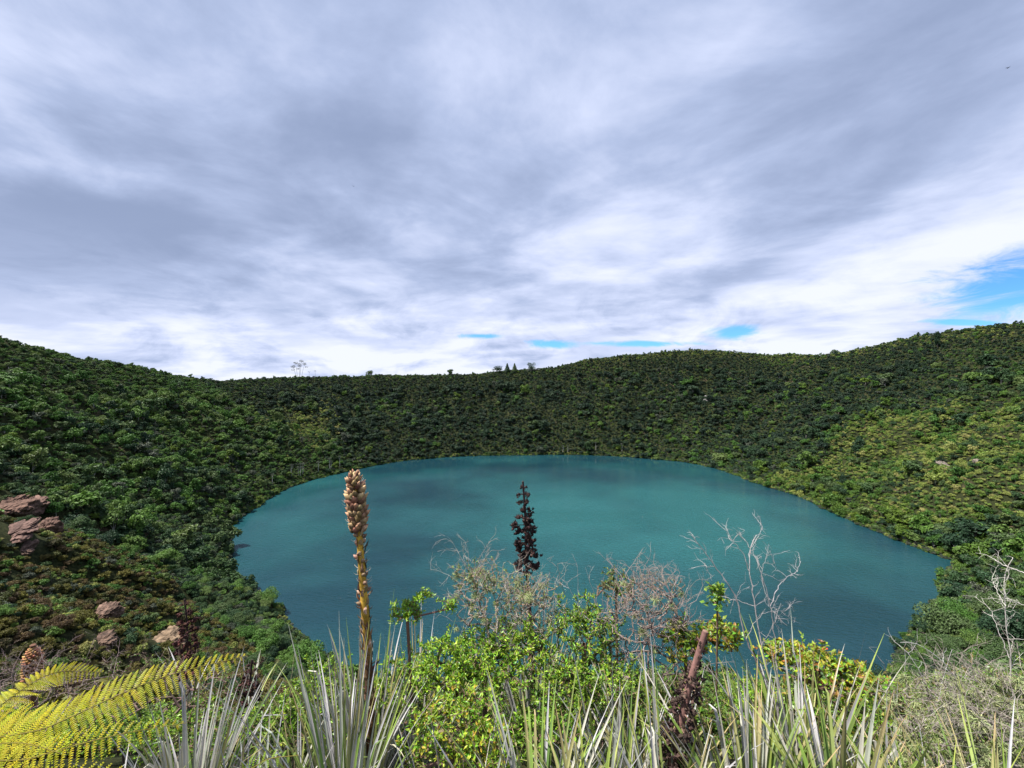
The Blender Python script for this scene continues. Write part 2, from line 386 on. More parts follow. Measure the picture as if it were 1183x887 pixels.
    for px, py, wx, wy, tilt in [(1190,330,135,36,.10),(848,384,26,9,0),(735,397,70,3.2,-.05),(640,397,30,5,0),(556,388,26,3,0),(1110,372,50,4,-.2)]:
        x = (px-CX)/FPX; z = (CY-py)/FPX; n = math.sqrt(1+x*x+z*z)
        az0, z0 = math.atan2(x, 1), z/n
        wa = wx/FPX/(1+x*x); we = wy/FPX/n
        da = math_('DIVIDE', math_('SUBTRACT', az, az0), wa)
        dz = math_('ADD', math_('DIVIDE', math_('SUBTRACT', Z, z0), we), math_('MULTIPLY', da, -tilt*wx/wy*.5))
        rr = math_('SQRT', math_('ADD', math_('MULTIPLY', da, da), math_('MULTIPLY', dz, dz)))
        rr = math_('ADD', rr, math_('MULTIPLY', wn, 2.6))
        g = mrange(rr, 1.35, .35, 0, 1)
        gap = g if gap is None else math_('MAXIMUM', gap, g)
    ms = N.new('ShaderNodeMixShader'); L.new(gap, ms.inputs[0]); L.new(cl.outputs[0], ms.inputs[1]); L.new(bg.outputs[0], ms.inputs[2])
    o = N.new('ShaderNodeOutputWorld'); L.new(ms.outputs[0], o.inputs[0])
CL_ANG, CL_OFF = -45, (5.0, 1.0)
CLC = [(.180,.224,.340), (.270,.322,.462), (.392,.438,.580), (.530,.556,.625)]
build_world()
ld = bpy.data.lights.new('sun', 'SUN'); ld.energy = 5.0; ld.angle = math.radians(1.0); ld.color = (1, .955, .88)
sun = bpy.data.objects.new('sun', ld); C.objects.link(sun)
SD = Vector((math.cos(SUN_EL)*math.sin(SUN_AZ), math.cos(SUN_EL)*math.cos(SUN_AZ), math.sin(SUN_EL)))
sun.rotation_euler = SD.to_track_quat('Z', 'Y').to_euler(); sun.location = SD*300

cd = bpy.data.cameras.new('camera'); cam = bpy.data.objects.new('camera', cd); C.objects.link(cam)
cam.location = (0, 0, CAM_Z); cam.rotation_euler = (math.pi/2, 0, 0); cd.sensor_width = 36; cd.lens = FPX/1183*36
cd.clip_start = .05; cd.clip_end = 20000
S = bpy.context.scene; S.camera = cam
S.view_settings.view_transform = 'Standard'; S.view_settings.look = 'None'; S.view_settings.exposure = 0.80; S.view_settings.gamma = 1; S.view_settings.use_curve_mapping = False
S.render.engine = 'CYCLES'; S.cycles.max_bounces = 5; S.cycles.diffuse_bounces = 3; S.cycles.transmission_bounces = 3; S.cycles.caustics_reflective = False; S.cycles.caustics_refractive = False
S.cycles.use_denoising = True; S.cycles.sample_clamp_indirect = 4; S.cycles.sample_clamp_direct = 10

# ------------------------------------------------------------------ crowns for the slopes
def leaf_cards(mb, cen, nrm, size, col, jitter=.55):
    """small curled leaf sprays: a bent quad each, roughly facing nrm"""
    n = len(cen)
    nn = unit(nrm + rng.normal(0, jitter, (n, 3)))
    a = unit(np.cross(nn, rng.normal(0, 1, (n, 3)))); b = np.cross(nn, a)
    s = size*rng.uniform(.6, 1.35, n)[:, None]
    L = a*s; W = b*s*rng.uniform(.35, .7, n)[:, None]
    v = np.stack([cen-L, cen+W*.9+nn*s*.12, cen+L+nn*s*.05-nn*s*.25, cen-W+nn*s*.12], 1).reshape(-1, 3)
    i = np.arange(n)[:, None]*4
    f = np.concatenate([i+[[0,1,2]], i+[[0,2,3]]])
    mb.add(v, f, col)
def crown_mesh(name, mat, R=1.0, H=1.0, lobes=9, n=650, size=.16, seed=0, flat=.8, shape='round'):
    """unit-ish crown, base at z=0, about 2 wide and 2*H high"""
    mb = MB(); g = np.random.default_rng(seed)
    if shape == 'round':
        cs = [np.array([0, 0, .95*H])]; rs = [.62]
        for k in range(lobes):
            a = g.uniform(0, 6.28); q = g.uniform(.35, .75); zz = g.uniform(.45, 1.5)*H
            cs.append(np.array([math.cos(a)*q, math.sin(a)*q, zz])); rs.append(g.uniform(.26, .46))
    elif shape == 'layer':
        cs, rs = [], []
        for k in range(lobes):
            a = g.uniform(0, 6.28); q = math.sqrt(g.uniform(0, 1))*.8; zz = (1.3+g.uniform(-.35, .25)-.5*q*q)*H
            cs.append(np.array([math.cos(a)*q, math.sin(a)*q, zz])); rs.append(g.uniform(.24, .38))
    elif shape == 'cone':
        cs, rs = [], []
        for k in range(lobes):
            t = k/(lobes-1); cs.append(np.array([g.uniform(-.05,.05), g.uniform(-.05,.05), (.35+1.6*t)*H])); rs.append(.5*(1-t)**.8+.1)
    rs = np.array(rs); w = rs**2/np.sum(rs**2)
    for c, r, q in zip(cs, rs, w):
        m = max(12, int(n*q)); d = unit(g.normal(0, 1, (m, 3))); d[:, 2] = np.where(d[:, 2] < -.35, -d[:, 2], d[:, 2])
        rad = r*g.uniform(.72, 1.08, m)[:, None]
        p = c+d*rad*np.array([1, 1, flat])
        leaf_cards(mb, p*np.array([R, R, 1]), d+np.array([0, 0, .35]), size, (.1,.1,.1))
    me = mb.mesh(name, mat); return me, cs, rs
def trunk_mesh(name, cs, rs, col=(.16,.14,.12), r0=.05, n=5, k=6):
    mb = MB()
    top = np.array([0.02, 0, .9]); tube(mb, resample([(0,0,-.35),(.03,-.02,.3),top], 5), np.linspace(r0, r0*.5, 5), col, n)
    for c in cs[1:k]: tube(mb, resample([(0.01,0,.25),(c[0]*.4,c[1]*.4,c[2]*.5+.12),tuple(c)], 4), np.linspace(r0*.5, r0*.15, 4), col, 4)
    return mb.mesh(name, M_wood, True)
PROTO = []    # (key, crown mesh, trunk mesh)
def proto(key, mat, **k):
    tc = k.pop('tcol', (.16,.14,.12)); me, cs, rs = crown_mesh('crown_'+key, mat, **k)
    PROTO.append((key, me, trunk_mesh('trunk_'+key, cs, rs, tc)))
KEY = {}
def allproto():
    sd = 100
    for key, mat in (('dark', M_dark), ('deep', M_cloud_shade), ('mid', M_mid), ('grey', M_grey), ('pale', M_pale), ('lime', M_lime)):
        KEY[key] = []
        for k, (shape, H, lob) in enumerate((('round', .8, 11), ('layer', .75, 12), ('round', 1.1, 8))):
            sd += 1; KEY[key].append(len(PROTO))
            proto(key+'_'+'abc'[k], mat, shape=shape, H=H, lobes=lob, n=620, size=.125, seed=sd, tcol=(.30,.28,.25) if k == 2 else (.14,.12,.10))
    KEY['heath'] = []
    for k in range(3):
        sd += 1; KEY['heath'].append(len(PROTO)); proto('heath_'+'abc'[k], M_heath, shape='round', H=.6, lobes=12, n=900, size=.11, seed=sd, tcol=(.12,.08,.06))
allproto()
# finer crowns for the plants that stand nearer
FINE = {}
for key, mat in (('dark', M_dark), ('deep', M_cloud_shade), ('mid', M_mid), ('grey', M_grey), ('pale', M_pale), ('lime', M_lime), ('heath', M_heath)):
    FINE[key] = []
    for k in range(2):
        me, cs, rs = crown_mesh('fine_crown_'+key+'ab'[k], mat, shape=('round', 'layer')[k], H=.7 if key != 'heath' else .55, lobes=18 if key != 'heath' else 26, n=4200, size=.047 if key != 'heath' else .055, seed=300+k)
        FINE[key].append((me, trunk_mesh('fine_trunk_'+key+'ab'[k], cs, rs)))

pc = bpy.data.collections.new('crown_sources')      # never linked to the scene: only the geometry nodes read it
for i, (key, cm, tm) in enumerate(PROTO):
    # crown and trunk in one instanced mesh
    import bmesh
    bm = bmesh.new(); bm.from_mesh(cm); nf = len(bm.faces); bm.from_mesh(tm); bm.faces.ensure_lookup_table()
    for f in bm.faces[nf:]: f.material_index = 1
    me = bpy.data.meshes.new('crown_source_%02d' % i); bm.to_mesh(me); bm.free()
    me.materials.append(cm.materials[0]); me.materials.append(tm.materials[0])
    o = bpy.data.objects.new('crown_source_%02d' % i, me); pc.objects.link(o)

def scatter_object(name, pts, idx, scl, rot, label, cat):
    me = bpy.data.meshes.new(name); me.vertices.add(len(pts)); me.vertices.foreach_set('co', np.asarray(pts, np.float32).ravel())
    a = me.attributes.new('idx', 'INT', 'POINT'); a.data.foreach_set('value', np.asarray(idx, np.int32))
    a = me.attributes.new('scl', 'FLOAT_VECTOR', 'POINT'); a.data.foreach_set('vector', np.asarray(scl, np.float32).ravel())
    a = me.attributes.new('rot', 'FLOAT_VECTOR', 'POINT'); a.data.foreach_set('vector', np.asarray(rot, np.float32).ravel())
    o = bpy.data.objects.new(name, me); C.objects.link(o); tag(o, label, cat, kind='stuff')
    ng = bpy.data.node_groups.new(name+'_nodes', 'GeometryNodeTree')
    ng.interface.new_socket('Geometry', in_out='INPUT', socket_type='NodeSocketGeometry'); ng.interface.new_socket('Geometry', in_out='OUTPUT', socket_type='NodeSocketGeometry')
    N, L = ng.nodes, ng.links
    gi = N.new('NodeGroupInput'); go = N.new('NodeGroupOutput'); ip = N.new('GeometryNodeInstanceOnPoints'); ci = N.new('GeometryNodeCollectionInfo')
    ci.inputs['Collection'].default_value = pc; ci.inputs['Separate Children'].default_value = True; ci.inputs['Reset Children'].default_value = True
    def na(nm, t):
        n = N.new('GeometryNodeInputNamedAttribute'); n.data_type = t; n.inputs['Name'].default_value = nm; return n.outputs['Attribute']
    L.new(gi.outputs[0], ip.inputs['Points']); L.new(ci.outputs[0], ip.inputs['Instance']); ip.inputs['Pick Instance'].default_value = True
    L.new(na('idx', 'INT'), ip.inputs['Instance Index']); L.new(na('rot', 'FLOAT_VECTOR'), ip.inputs['Rotation']); L.new(na('scl', 'FLOAT_VECTOR'), ip.inputs['Scale'])
    L.new(ip.outputs[0], go.inputs[0])
    md = o.modifiers.new('scatter', 'NODES'); md.node_group = ng
    return o

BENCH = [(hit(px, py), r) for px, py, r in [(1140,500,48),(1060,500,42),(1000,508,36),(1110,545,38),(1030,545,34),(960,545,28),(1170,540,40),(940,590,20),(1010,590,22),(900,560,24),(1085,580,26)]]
def pick_kind(x, y, t, ph, g):
    """foliage kind by region and patch; cloud shade and sun put into colour"""
    n = len(x); r = g.uniform(0, 1, n)
    p1 = fbm(x/55, y/55, 61, 3); p2 = fbm(x/22, y/22, 62, 2)
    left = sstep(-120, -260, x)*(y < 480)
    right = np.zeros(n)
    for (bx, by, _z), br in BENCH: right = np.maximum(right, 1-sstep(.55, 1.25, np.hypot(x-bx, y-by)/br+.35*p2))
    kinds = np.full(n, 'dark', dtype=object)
    wall_shade = sstep(430, 560, y+.25*np.maximum(0, x)-60*p1)*(1-right)*(1-sstep(.93, 1.02, t))
    kinds[g.uniform(0, 1, n) < .85*wall_shade] = 'deep'  # painted cloud shade: darker crowns over the far slopes
    pm = (1-.65*wall_shade)*.16+.42*left+.22*sstep(0, .5, p1)+.15*sstep(.86, 1, t)
    kinds[r < pm] = 'mid'
    r2 = g.uniform(0, 1, n)
    kinds[r2 < .05+.05*sstep(0,.4,p2)] = 'grey'
    r3 = g.uniform(0, 1, n)
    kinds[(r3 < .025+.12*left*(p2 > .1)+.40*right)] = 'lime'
    kinds[(g.uniform(0, 1, n) < 0.72*right+.25*(t > .93)*(x > 100))] = 'pale'  # pale scrub on the bench, with its sunlight put into lighter foliage
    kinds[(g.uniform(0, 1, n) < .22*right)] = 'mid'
    low = (t < .16)*np.exp(-((ph+.25)/.6)**2)
    kinds[(g.uniform(0, 1, n) < .35*low)] = 'lime'
    scree = np.exp(-(((x+235)/26)**2+((y-505)/45)**2))
    kinds[(g.uniform(0, 1, n) < .8*scree)] = 'pale'
    return kinds

def spur_mask(x, y):
    """how far onto the dry spur a place is (1 on it)"""
    d = np.full(np.shape(x), 1e9)
    for a, b in zip(spur[:-1], spur[1:]):
        ex, ey = b[0]-a[0], b[1]-a[1]; q = np.clip(((x-a[0])*ex+(y-a[1])*ey)/(ex*ex+ey*ey), 0, 1)
        dd = np.hypot(x-a[0]-q*ex, y-a[1]-q*ey); side = (x-a[0])*ey-(y-a[1])*ex   # >0: camera side
        d = np.minimum(d, np.where(side > 0, dd*.12, dd))
    return (1-sstep(3, 9, d))*(1-sstep(165, 200, np.hypot(x, y)))

ROCKS = [(8,592,30),(36,590,20),(18,617,24),(54,612,16),(118,716,20),(194,745,18),(150,640,8),(118,742,14),(30,640,12)]
def off_rocks(x, y):
    k = np.ones(len(x), bool)
    for px, py, w in ROCKS:
        hx, hy, _ = hit(px, py); r = w*hy/FPX*.95; d = math.hypot(hx, hy); ux, uy = -hx/d, -hy/d
        # clear the rock itself and a strip of ground on the downhill, near side
        al = (x-hx)*ux+(y-hy)*uy; ac = np.abs((x-hx)*uy-(y-hy)*ux); k &= ~((ac < r) & (al > -r*.8) & (al < r*.9))
    return k
def grid_pts(sp, g, x0=-620, x1=680, y0=14, y1=860):
    X, Y = np.meshgrid(np.arange(x0, x1, sp), np.arange(y0, y1, sp)); X = X.ravel()+g.uniform(-.5, .5, X.size)*sp; Y = Y.ravel()+g.uniform(-.5, .5, Y.size)*sp
    k = np.abs(X) < Y*1.32+14; return X[k], Y[k]
def zfloor(x, y, z):
    return z
def plant_slopes():
    g = np.random.default_rng(5)
    X, Y = grid_pts(4.7, g); t, ds, ph = tparam(X, Y)
    dc = np.hypot(X, Y)
    ok = (ds > -.8) & (t < 1.16) & (dc > 26)
    ok &= ~((spur_mask(X, Y) > .35)); ok &= off_rocks(X, Y)
    X, Y, t, ph, dc, ds = X[ok], Y[ok], t[ok], ph[ok], dc[ok], ds[ok]
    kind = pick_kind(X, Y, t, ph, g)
    s = np.clip(np.exp(g.normal(.88, .36, len(X))), 1.1, 5.8)*(1+.45*(g.uniform(0,1,len(X)) < .10))*(1+.55*np.clip(fbm(X/17, Y/17, 91, 2)*1.6, -.6, .7))
    s *= 1-.45*sstep(.9, 1.05, t)*(g.uniform(0,1,len(X)) > .12)
    s = np.where(t > .8, np.minimum(s, 2.5), s); s[kind == 'pale'] *= .6; s[kind == 'grey'] *= .75
    s = np.where(dc < 120, s*.75, s); s = np.where(dc < 60, s*.6, s)
    Z = np.maximum(height(X, Y), -.4)
    # understory
    X2, Y2 = grid_pts(2.35, g); t2, ds2, ph2 = tparam(X2, Y2); dc2 = np.hypot(X2, Y2)
    ok = (ds2 > .5) & (t2 < 1.08) & (dc2 > 20) & ~(spur_mask(X2, Y2) > .35)
    X2, Y2, t2, ph2, dc2 = X2[ok], Y2[ok], t2[ok], ph2[ok], dc2[ok]
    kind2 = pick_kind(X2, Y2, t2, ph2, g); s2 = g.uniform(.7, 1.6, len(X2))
    Z2 = height(X2, Y2)
    # low growth right along the waterline
    pa = g.uniform(-math.pi, math.pi, 5200); rs = np.interp(pa, *SH)+2.6*fbm(pa*26, pa*0, 51, 4)+g.uniform(-.9, 2.6, len(pa))
    xs, ys = LC[0]+rs*np.cos(pa), LC[1]+rs*np.sin(pa); k = (np.abs(xs) < ys*1.32) & (ys > 100); xs, ys = xs[k], ys[k]
    X2 = np.r_[X2, xs]; Y2 = np.r_[Y2, ys]; s2 = np.r_[s2, g.uniform(.5, 1.5, len(xs))]; Z2 = np.r_[Z2, np.maximum(height(xs, ys), -.25)]
    kind2 = np.r_[kind2, np.array(['lime', 'grey', 'mid', 'pale', 'dark'], dtype=object)[np.minimum(4, (g.uniform(0, 1, len(xs))*.9+.35*(fbm(xs/14, ys/14, 5, 2)+.5))*3.6).astype(int)]]
    # the trees that show largest stand as individuals
    px = CX+X/Y*FPX; py = CY+(CAM_Z-Z)/Y*FPX
    vis = (px > 0) & (px < 1183) & (py < 870) & (dc < 230) & ((px < 400) | (px > 985))
    # seen from the camera?  step along the ray
    for i in np.where(vis)[0]:
        f = np.linspace(.12, .96, 40); zz = CAM_Z+(Z[i]+s[i]*1.2-CAM_Z)*f
        if (height(X[i]*f, Y[i]*f) > zz).any(): vis[i] = False
    cand = np.where(vis)[0]; cand = cand[np.argsort(dc[cand])][:290]
    ind = np.zeros(len(X), bool); ind[cand] = True
    protos = {}
    label = {'deep': ('deep green', 'dense'), 'dark': ('dark green', 'dense'), 'mid': ('green', 'leafy'), 'grey': ('grey green', 'twiggy'), 'pale': ('pale yellow green', 'low'), 'lime': ('bright green', 'leafy'), 'heath': ('olive brown', 'low')}
    def place(i, X, Y, Z, s, kd, name, where, grp, hz=1.0):
        v = int(g.integers(0, 2)); key = (kd, v, name)
        if key not in protos:
            me, tm = FINE[kd][v]; r = bpy.data.objects.new(name, None); r.empty_display_size = .2
            c = bpy.data.objects.new('crown' if name != 'heath_bush' else 'foliage', me); tr = bpy.data.objects.new('trunk' if name != 'heath_bush' else 'stem', tm); protos[key] = (r, c, tr)
        r, c, tr = [o.copy() for o in protos[key]]
        for o in (r, c, tr): C.objects.link(o)
        c.parent = r; tr.parent = r
        r.location = (X[i], Y[i], Z[i]-.12*s[i]); r.scale = (s[i], s[i], s[i]*g.uniform(.85, 1.15)*hz); r.rotation_euler = (g.normal(0,.07), g.normal(0,.07), g.uniform(0, 6.28))
        a, b = label[kd]
        tag(r, f'{a} {b} {"tree" if name != "heath_bush" else "bush"} {where}', 'tree' if name != 'heath_bush' else 'bush', f'{a} {grp}')
    for i in cand:
        onleft = X[i] < 0
        place(i, X, Y, Z, s, kind[i], 'slope_tree', 'on the near left slope down to the shore' if onleft else 'on the near right slope down to the shore', 'trees near left' if onleft else 'trees near right')
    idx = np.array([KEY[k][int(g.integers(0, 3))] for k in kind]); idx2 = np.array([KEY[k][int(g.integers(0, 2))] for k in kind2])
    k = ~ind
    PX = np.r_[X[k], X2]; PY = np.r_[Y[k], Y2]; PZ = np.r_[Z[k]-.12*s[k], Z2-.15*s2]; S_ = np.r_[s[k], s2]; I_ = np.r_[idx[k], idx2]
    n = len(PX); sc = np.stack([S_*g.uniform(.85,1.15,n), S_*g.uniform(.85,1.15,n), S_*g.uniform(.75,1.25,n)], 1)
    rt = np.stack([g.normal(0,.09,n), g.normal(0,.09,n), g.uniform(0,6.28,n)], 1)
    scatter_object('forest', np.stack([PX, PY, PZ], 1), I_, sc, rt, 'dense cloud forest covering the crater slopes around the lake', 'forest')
    # ---- the dry spur on the left: low heath bushes
    X, Y = grid_pts(1.1, g, -240, 20, 8, 175); dc = np.hypot(X, Y); m = spur_mask(X, Y)
    ok = (m > .3) & (dc > 16) & (g.uniform(0, 1, len(X)) < .93); X, Y, dc = X[ok], Y[ok], dc[ok]
    p = fbm(X/5, Y/5, 77, 3); kind = np.full(len(X), 'heath', dtype=object); r = g.uniform(0, 1, len(X))
    kind[r < .05+.20*(p > .25)] = 'mid'; kind[(r > .95-.10*(p > .3))] = 'lime'; kind[(r > .50) & (r < .54)] = 'grey'; kind[(r > .60) & (r < .65)] = 'pale'; kind[(r > .7) & (r < .76)] = 'dark'
    bare = fbm(X/3.2, Y/3.2, 78, 3) > .46
    bare = bare | ~off_rocks(X, Y)
    X, Y, dc, kind = [q[~bare] for q in (X, Y, dc, kind)]
    s = g.uniform(.40, 1.25, len(X))*(1+.6*(g.uniform(0,1,len(X)) < .06)); Z = height(X, Y)
    px = CX+X/Y*FPX; py = CY+(CAM_Z-Z)/Y*FPX
    vis = (px > 0) & (px < 420) & (py < 830)
    cand = np.where(vis)[0]; cand = cand[np.argsort(dc[cand]/s[cand])][:280]
    for i in cand: place(i, X, Y, Z, s, kind[i], 'heath_bush', 'on the dry rocky spur at left', 'bushes on the dry spur')
    k = np.ones(len(X), bool); k[cand] = False
    X, Y, Z, s, kind = X[k], Y[k], Z[k], s[k], kind[k]; n = len(X)
    idx = np.array([KEY[q][int(g.integers(0, 2 if q != 'heath' else 3))] for q in kind])
    rt = np.stack([g.normal(0,.12,n), g.normal(0,.12,n), g.uniform(0,6.28,n)], 1)
    scatter_object('heathland_cover', np.stack([X, Y, Z-.1*s], 1), idx, np.stack([s,s,s], 1), rt, 'low olive and brown heath covering the dry spur at left', 'heath')
    print('slopes', len(PX), n)
plant_slopes()

# =================================================================== plants at the photographer's feet
def npP(px, py, Y): return np.array(P(px, py, Y)[:])
def ground_at(x, y, sink=.03): return np.array([x, y, h1(x, y)-sink])
Z_ = np.array([0, 0, 1.0])
def blade(mb, base, d, L, w, droop, c0, c1, twist=0.0, n=9, kink=0.0):
    """one stiff channelled leaf: three points across, tapering to a spine tip"""
    d = unit(d); side = unit(np.cross(d, Z_)+1e-6*np.array([1,0,0])); side = unit(side*math.cos(twist)+np.cross(side, d)*math.sin(twist))
    t = np.linspace(0, 1, n)[:, None]
    bend = np.array([d[0], d[1], 0]); hl = np.linalg.norm(bend); bend = bend/(hl+1e-6)
    p = base + d*L*t + (bend*.35-Z_)*droop*L*t**2.3
    if kink: p = p - Z_*np.maximum(0, t-kink)*L*1.25*(1-abs(d[2])*0.2)
    ww = (w*(1-t**1.6)*(.75+.6*t*(1-t)*1.2)+.0007)/2
    up = unit(np.cross(side, d))
    cu = .45*ww
    v = np.concatenate([p-side*ww+up*cu, p, p+side*ww+up*cu], 1).reshape(-1, 3)
    i = np.arange(n-1)[:, None]*3
    f = np.concatenate([i+[[0,1,4,3]], i+[[1,2,5,4]]])
    cc = np.asarray(c0)*(1-t**1.5)+np.asarray(c1)*t**1.5
    mb.add(v, f, np.repeat(cc, 3, axis=0))
G_GREEN = [(.15,.25,.06),(.12,.21,.06),(.20,.30,.07),(.26,.34,.12)]
G_GREY = [(.42,.41,.42),(.50,.48,.48),(.33,.35,.29),(.52,.50,.42)]
G_STRAW = [(.45,.37,.25),(.36,.27,.18),(.52,.45,.33)]
def rosette(parent, base, targets=None, n=40, L=.8, w=.022, spread=.55, mix=(.45,.45,.10), lean=(0,0), seed=0, names=('green_leaf_tuft', 'grey_leaf_tuft'), crown=.06):
    g = np.random.default_rng(seed); a = MB(); b = MB()
    for k in range(n):
        az = g.uniform(0, 6.283); r = spread*math.sqrt(g.uniform(.0, 1)); 
        d = np.array([math.cos(az)*r+lean[0], math.sin(az)*r+lean[1], 1.0])
        ll = L*g.uniform(.6, 1.05)*(1-.25*r); q = g.uniform()*.92
        bs = base+np.array([math.cos(az)*crown*g.uniform(.2,1), math.sin(az)*crown*g.uniform(.2,1), g.uniform(0, .06)])
        if q < mix[0]+.06: c = np.array(G_GREEN[g.integers(4)]); tip = c*np.array([1.5, 1.2, .9]) if g.uniform() < .6 else np.array([.42,.30,.16]); m = a; dr = g.uniform(.05, .42)*(.4+r)
        elif q < mix[0]+mix[1]: c = np.array(G_GREY[g.integers(4)]); tip = c*.9; m = b; dr = g.uniform(.0, .3)*(.4+r)
        else: c = np.array(G_STRAW[g.integers(3)]); tip = c*.8; m = b; dr = g.uniform(.2, .7)*(.5+r)
        blade(m, bs, d, ll, w*g.uniform(.7, 1.25), dr, c*g.uniform(.8,1.15), tip, g.uniform(-.7,.7), kink=(g.uniform(.55,.8) if g.uniform() < .12 else 0))
    if a.n: a.build(names[0], M_blade, parent)
    if b.n: b.build(names[1], M_blade, parent)
def leaves_at(mb, pos, d, L, W, cols, g, n):
    """n folded pointed leaves in a whorl round each position (pos, d arrays)"""
    m = len(pos); P_ = np.repeat(pos, n, 0); D = np.repeat(unit(d), n, 0); k = m*n
    out = unit(D*g.uniform(.15, .9, (k,1))+g.normal(0, .62, (k,3))+np.array([0,0,.12]))
    P_ = P_ - D*g.uniform(0, L*2.2, (k,1))
    Ls = L*g.uniform(.6, 1.25, (k,1)); Ws = W*g.uniform(.7, 1.2, (k,1))
    s = unit(np.cross(out, g.normal(0, .5, (k,3))+Z_)); nrm = np.cross(s, out)
    mid = P_+out*Ls*.5-nrm*Ws*.18
    tip = P_+out*Ls-nrm*Ls*g.uniform(-.05,.25,(k,1))
    v = np.stack([P_, P_+out*Ls*.42+s*Ws*.5, tip, P_+out*Ls*.42-s*Ws*.5, mid], 1).reshape(-1,3)
    i = np.arange(k)[:,None]*5
    f = np.concatenate([i+[[0,1,4]], i+[[1,2,4]], i+[[2,3,4]], i+[[3,0,4]]])
    cols = np.asarray(cols); c = cols[g.integers(0, len(cols), k)]
    mb.add(v, f, np.repeat(c, 5, axis=0))
def skeleton(roots, tips, g, jit=.04, seg=.12):
    """joins every tip to the nearest existing node: a natural looking branching plant"""
    nodes = [np.asarray(r, float) for r in roots]; par = [i-1 for i in range(len(roots))]
    base = nodes[0]; tips = sorted([np.asarray(t, float) for t in tips], key=lambda q: np.linalg.norm(q-base))
    ends = []
    for t in tips:
        A = np.array(nodes); dv = t-A; dist = np.linalg.norm(dv, axis=1)
        cost = dist*(1+.6*np.clip(-(dv[:,2])/(dist+1e-6)+.1, 0, 1)); i = int(np.argmin(cost)); m = max(1, int(dist[i]/seg))
        prev = i; a = nodes[i].copy()
        for k in range(1, m+1):
            q = a+(t-a)*k/m + (g.normal(0, jit, 3) if k < m else 0)+np.array([0,0,-.25*(1-k/m)*(k/m)*dist[i]*.6])
            nodes.append(q); par.append(prev); prev = len(nodes)-1
        ends.append(prev)
    return nodes, par, ends
def branch_mesh(mb, nodes, par, ends, r_tip, col, expo=.5, rmax=.02, n=5):
    cnt = np.zeros(len(nodes)); 
    for e in ends: cnt[e] += 1
    for i in range(len(nodes)-1, 0, -1):
        if par[i] >= 0: cnt[par[i]] += cnt[i]
    cnt = np.maximum(cnt, 1); rad = np.minimum(r_tip*cnt**expo, rmax)
    done = set()
    for e in ends:                      # strands from each end back to something already drawn
        ch = [e]; i = e
        while par[i] >= 0:
            i = par[i]; ch.append(i)
            if i in done: break
        done.update(ch)
        if len(ch) < 2: continue
        ch = ch[::-1]; tube(mb, np.array([nodes[k] for k in ch]), rad[ch], col, n)
LEAF_BR = [(.18,.35,.025),(.26,.43,.03),(.11,.24,.02),(.34,.48,.04),(.16,.31,.02),(.30,.44,.03)]
LEAF_MID = [(.07,.14,.02),(.11,.20,.025),(.16,.26,.03)]
LEAF_OCH = [(.34,.28,.03),(.42,.38,.03),(.22,.30,.03),(.32,.16,.04),(.16,.24,.03),(.26,.32,.03)]
def envelope(c, r, n, g, shell=.5, flatb=True):
    d = unit(g.normal(0, 1, (n, 3))); 
    if flatb: d[:, 2] = np.where(d[:, 2] < -.3, -d[:, 2], d[:, 2])
    q = g.uniform(shell, 1, (n, 1))*(1+.22*np.sin(d[:, :1]*7+c[0]*3)*np.cos(d[:, 1:2]*6)+.12*g.normal(0,1,(n,1)))
    return np.asarray(c)+d*q*np.asarray(r)
def shrub(name, label, cat, envs, base_xy, n=160, leaf=(.026,.011), cols=LEAF_BR, wh=11, seed=0, group=None, twig=(.16,.11,.07), twigs_out=0, rtip=.0014, lichen=0, part='foliage', rmax=.016, berries=0, expo=.42):
    g = np.random.default_rng(seed); base = ground_at(*base_xy)
    root = empty(name, base); tag(root, label, cat, group)
    tips = np.vstack([envelope(c, r, int(n*wgt), g) for c, r, wgt in envs])
    c0 = np.asarray(envs[0][0], float); mid = base*.45+c0*.55; mid[2] = base[2]+(c0[2]-base[2])*.5
    nodes, par, ends = skeleton([base, base*.7+mid*.3, mid, c0], tips, g, .012, .09)
    mb = MB(); branch_mesh(mb, nodes, par, ends, rtip, twig, expo, rmax); mb.build('branches', M_wood, root)
    N_ = np.array(nodes); E = N_[ends]; D = E-N_[[par[e] for e in ends]]
    lf = MB()
    if wh: leaves_at(lf, E, D, leaf[0], leaf[1], cols, g, wh); lf.build(part, M_leaf, root)
    if twigs_out:
        tw = MB()
        for k in g.integers(0, len(E), twigs_out):
            fine_twigs(tw, E[k], unit(D[k])+np.array([0,0,.35]), g.uniform(.08,.20), g, np.array(twig)*1.25)
        tw.build('dry_twigs', M_dry, root)
    if lichen:
        lb = MB()
        for k in g.integers(0, len(E), lichen): lichen_tuft(lb, E[k]-np.array([0,0,.02]), g.uniform(.02,.045), g)
        lb.build('lichen', M_lichen, root)
    if berries:
        bb = MB(); 
        for k in g.integers(0, len(E), berries): ovoid(bb, E[k]+g.normal(0,.01,3), unit(g.normal(0,1,3)), .006, .008, (.55,.05,.03), 5, 3)
        bb.build('red_buds', M_dry, root)
    return root
def fine_twigs(mb, p, d, L, g, col, depth=2, r=.0016):
    d = unit(d); pts = [p]; q = p.copy(); dd = d
    for k in range(4):
        dd = unit(dd+g.normal(0, .22, 3)); q = q+dd*L/4; pts.append(q)
    tube(mb, pts, np.linspace(r, r*.45, 5), col, 4)
    if depth:
        for k in range(1, 5):
            if g.uniform() < .8: fine_twigs(mb, pts[k], unit(dd+g.normal(0, .75, 3)), L*.5, g, col, depth-1, r*.65)
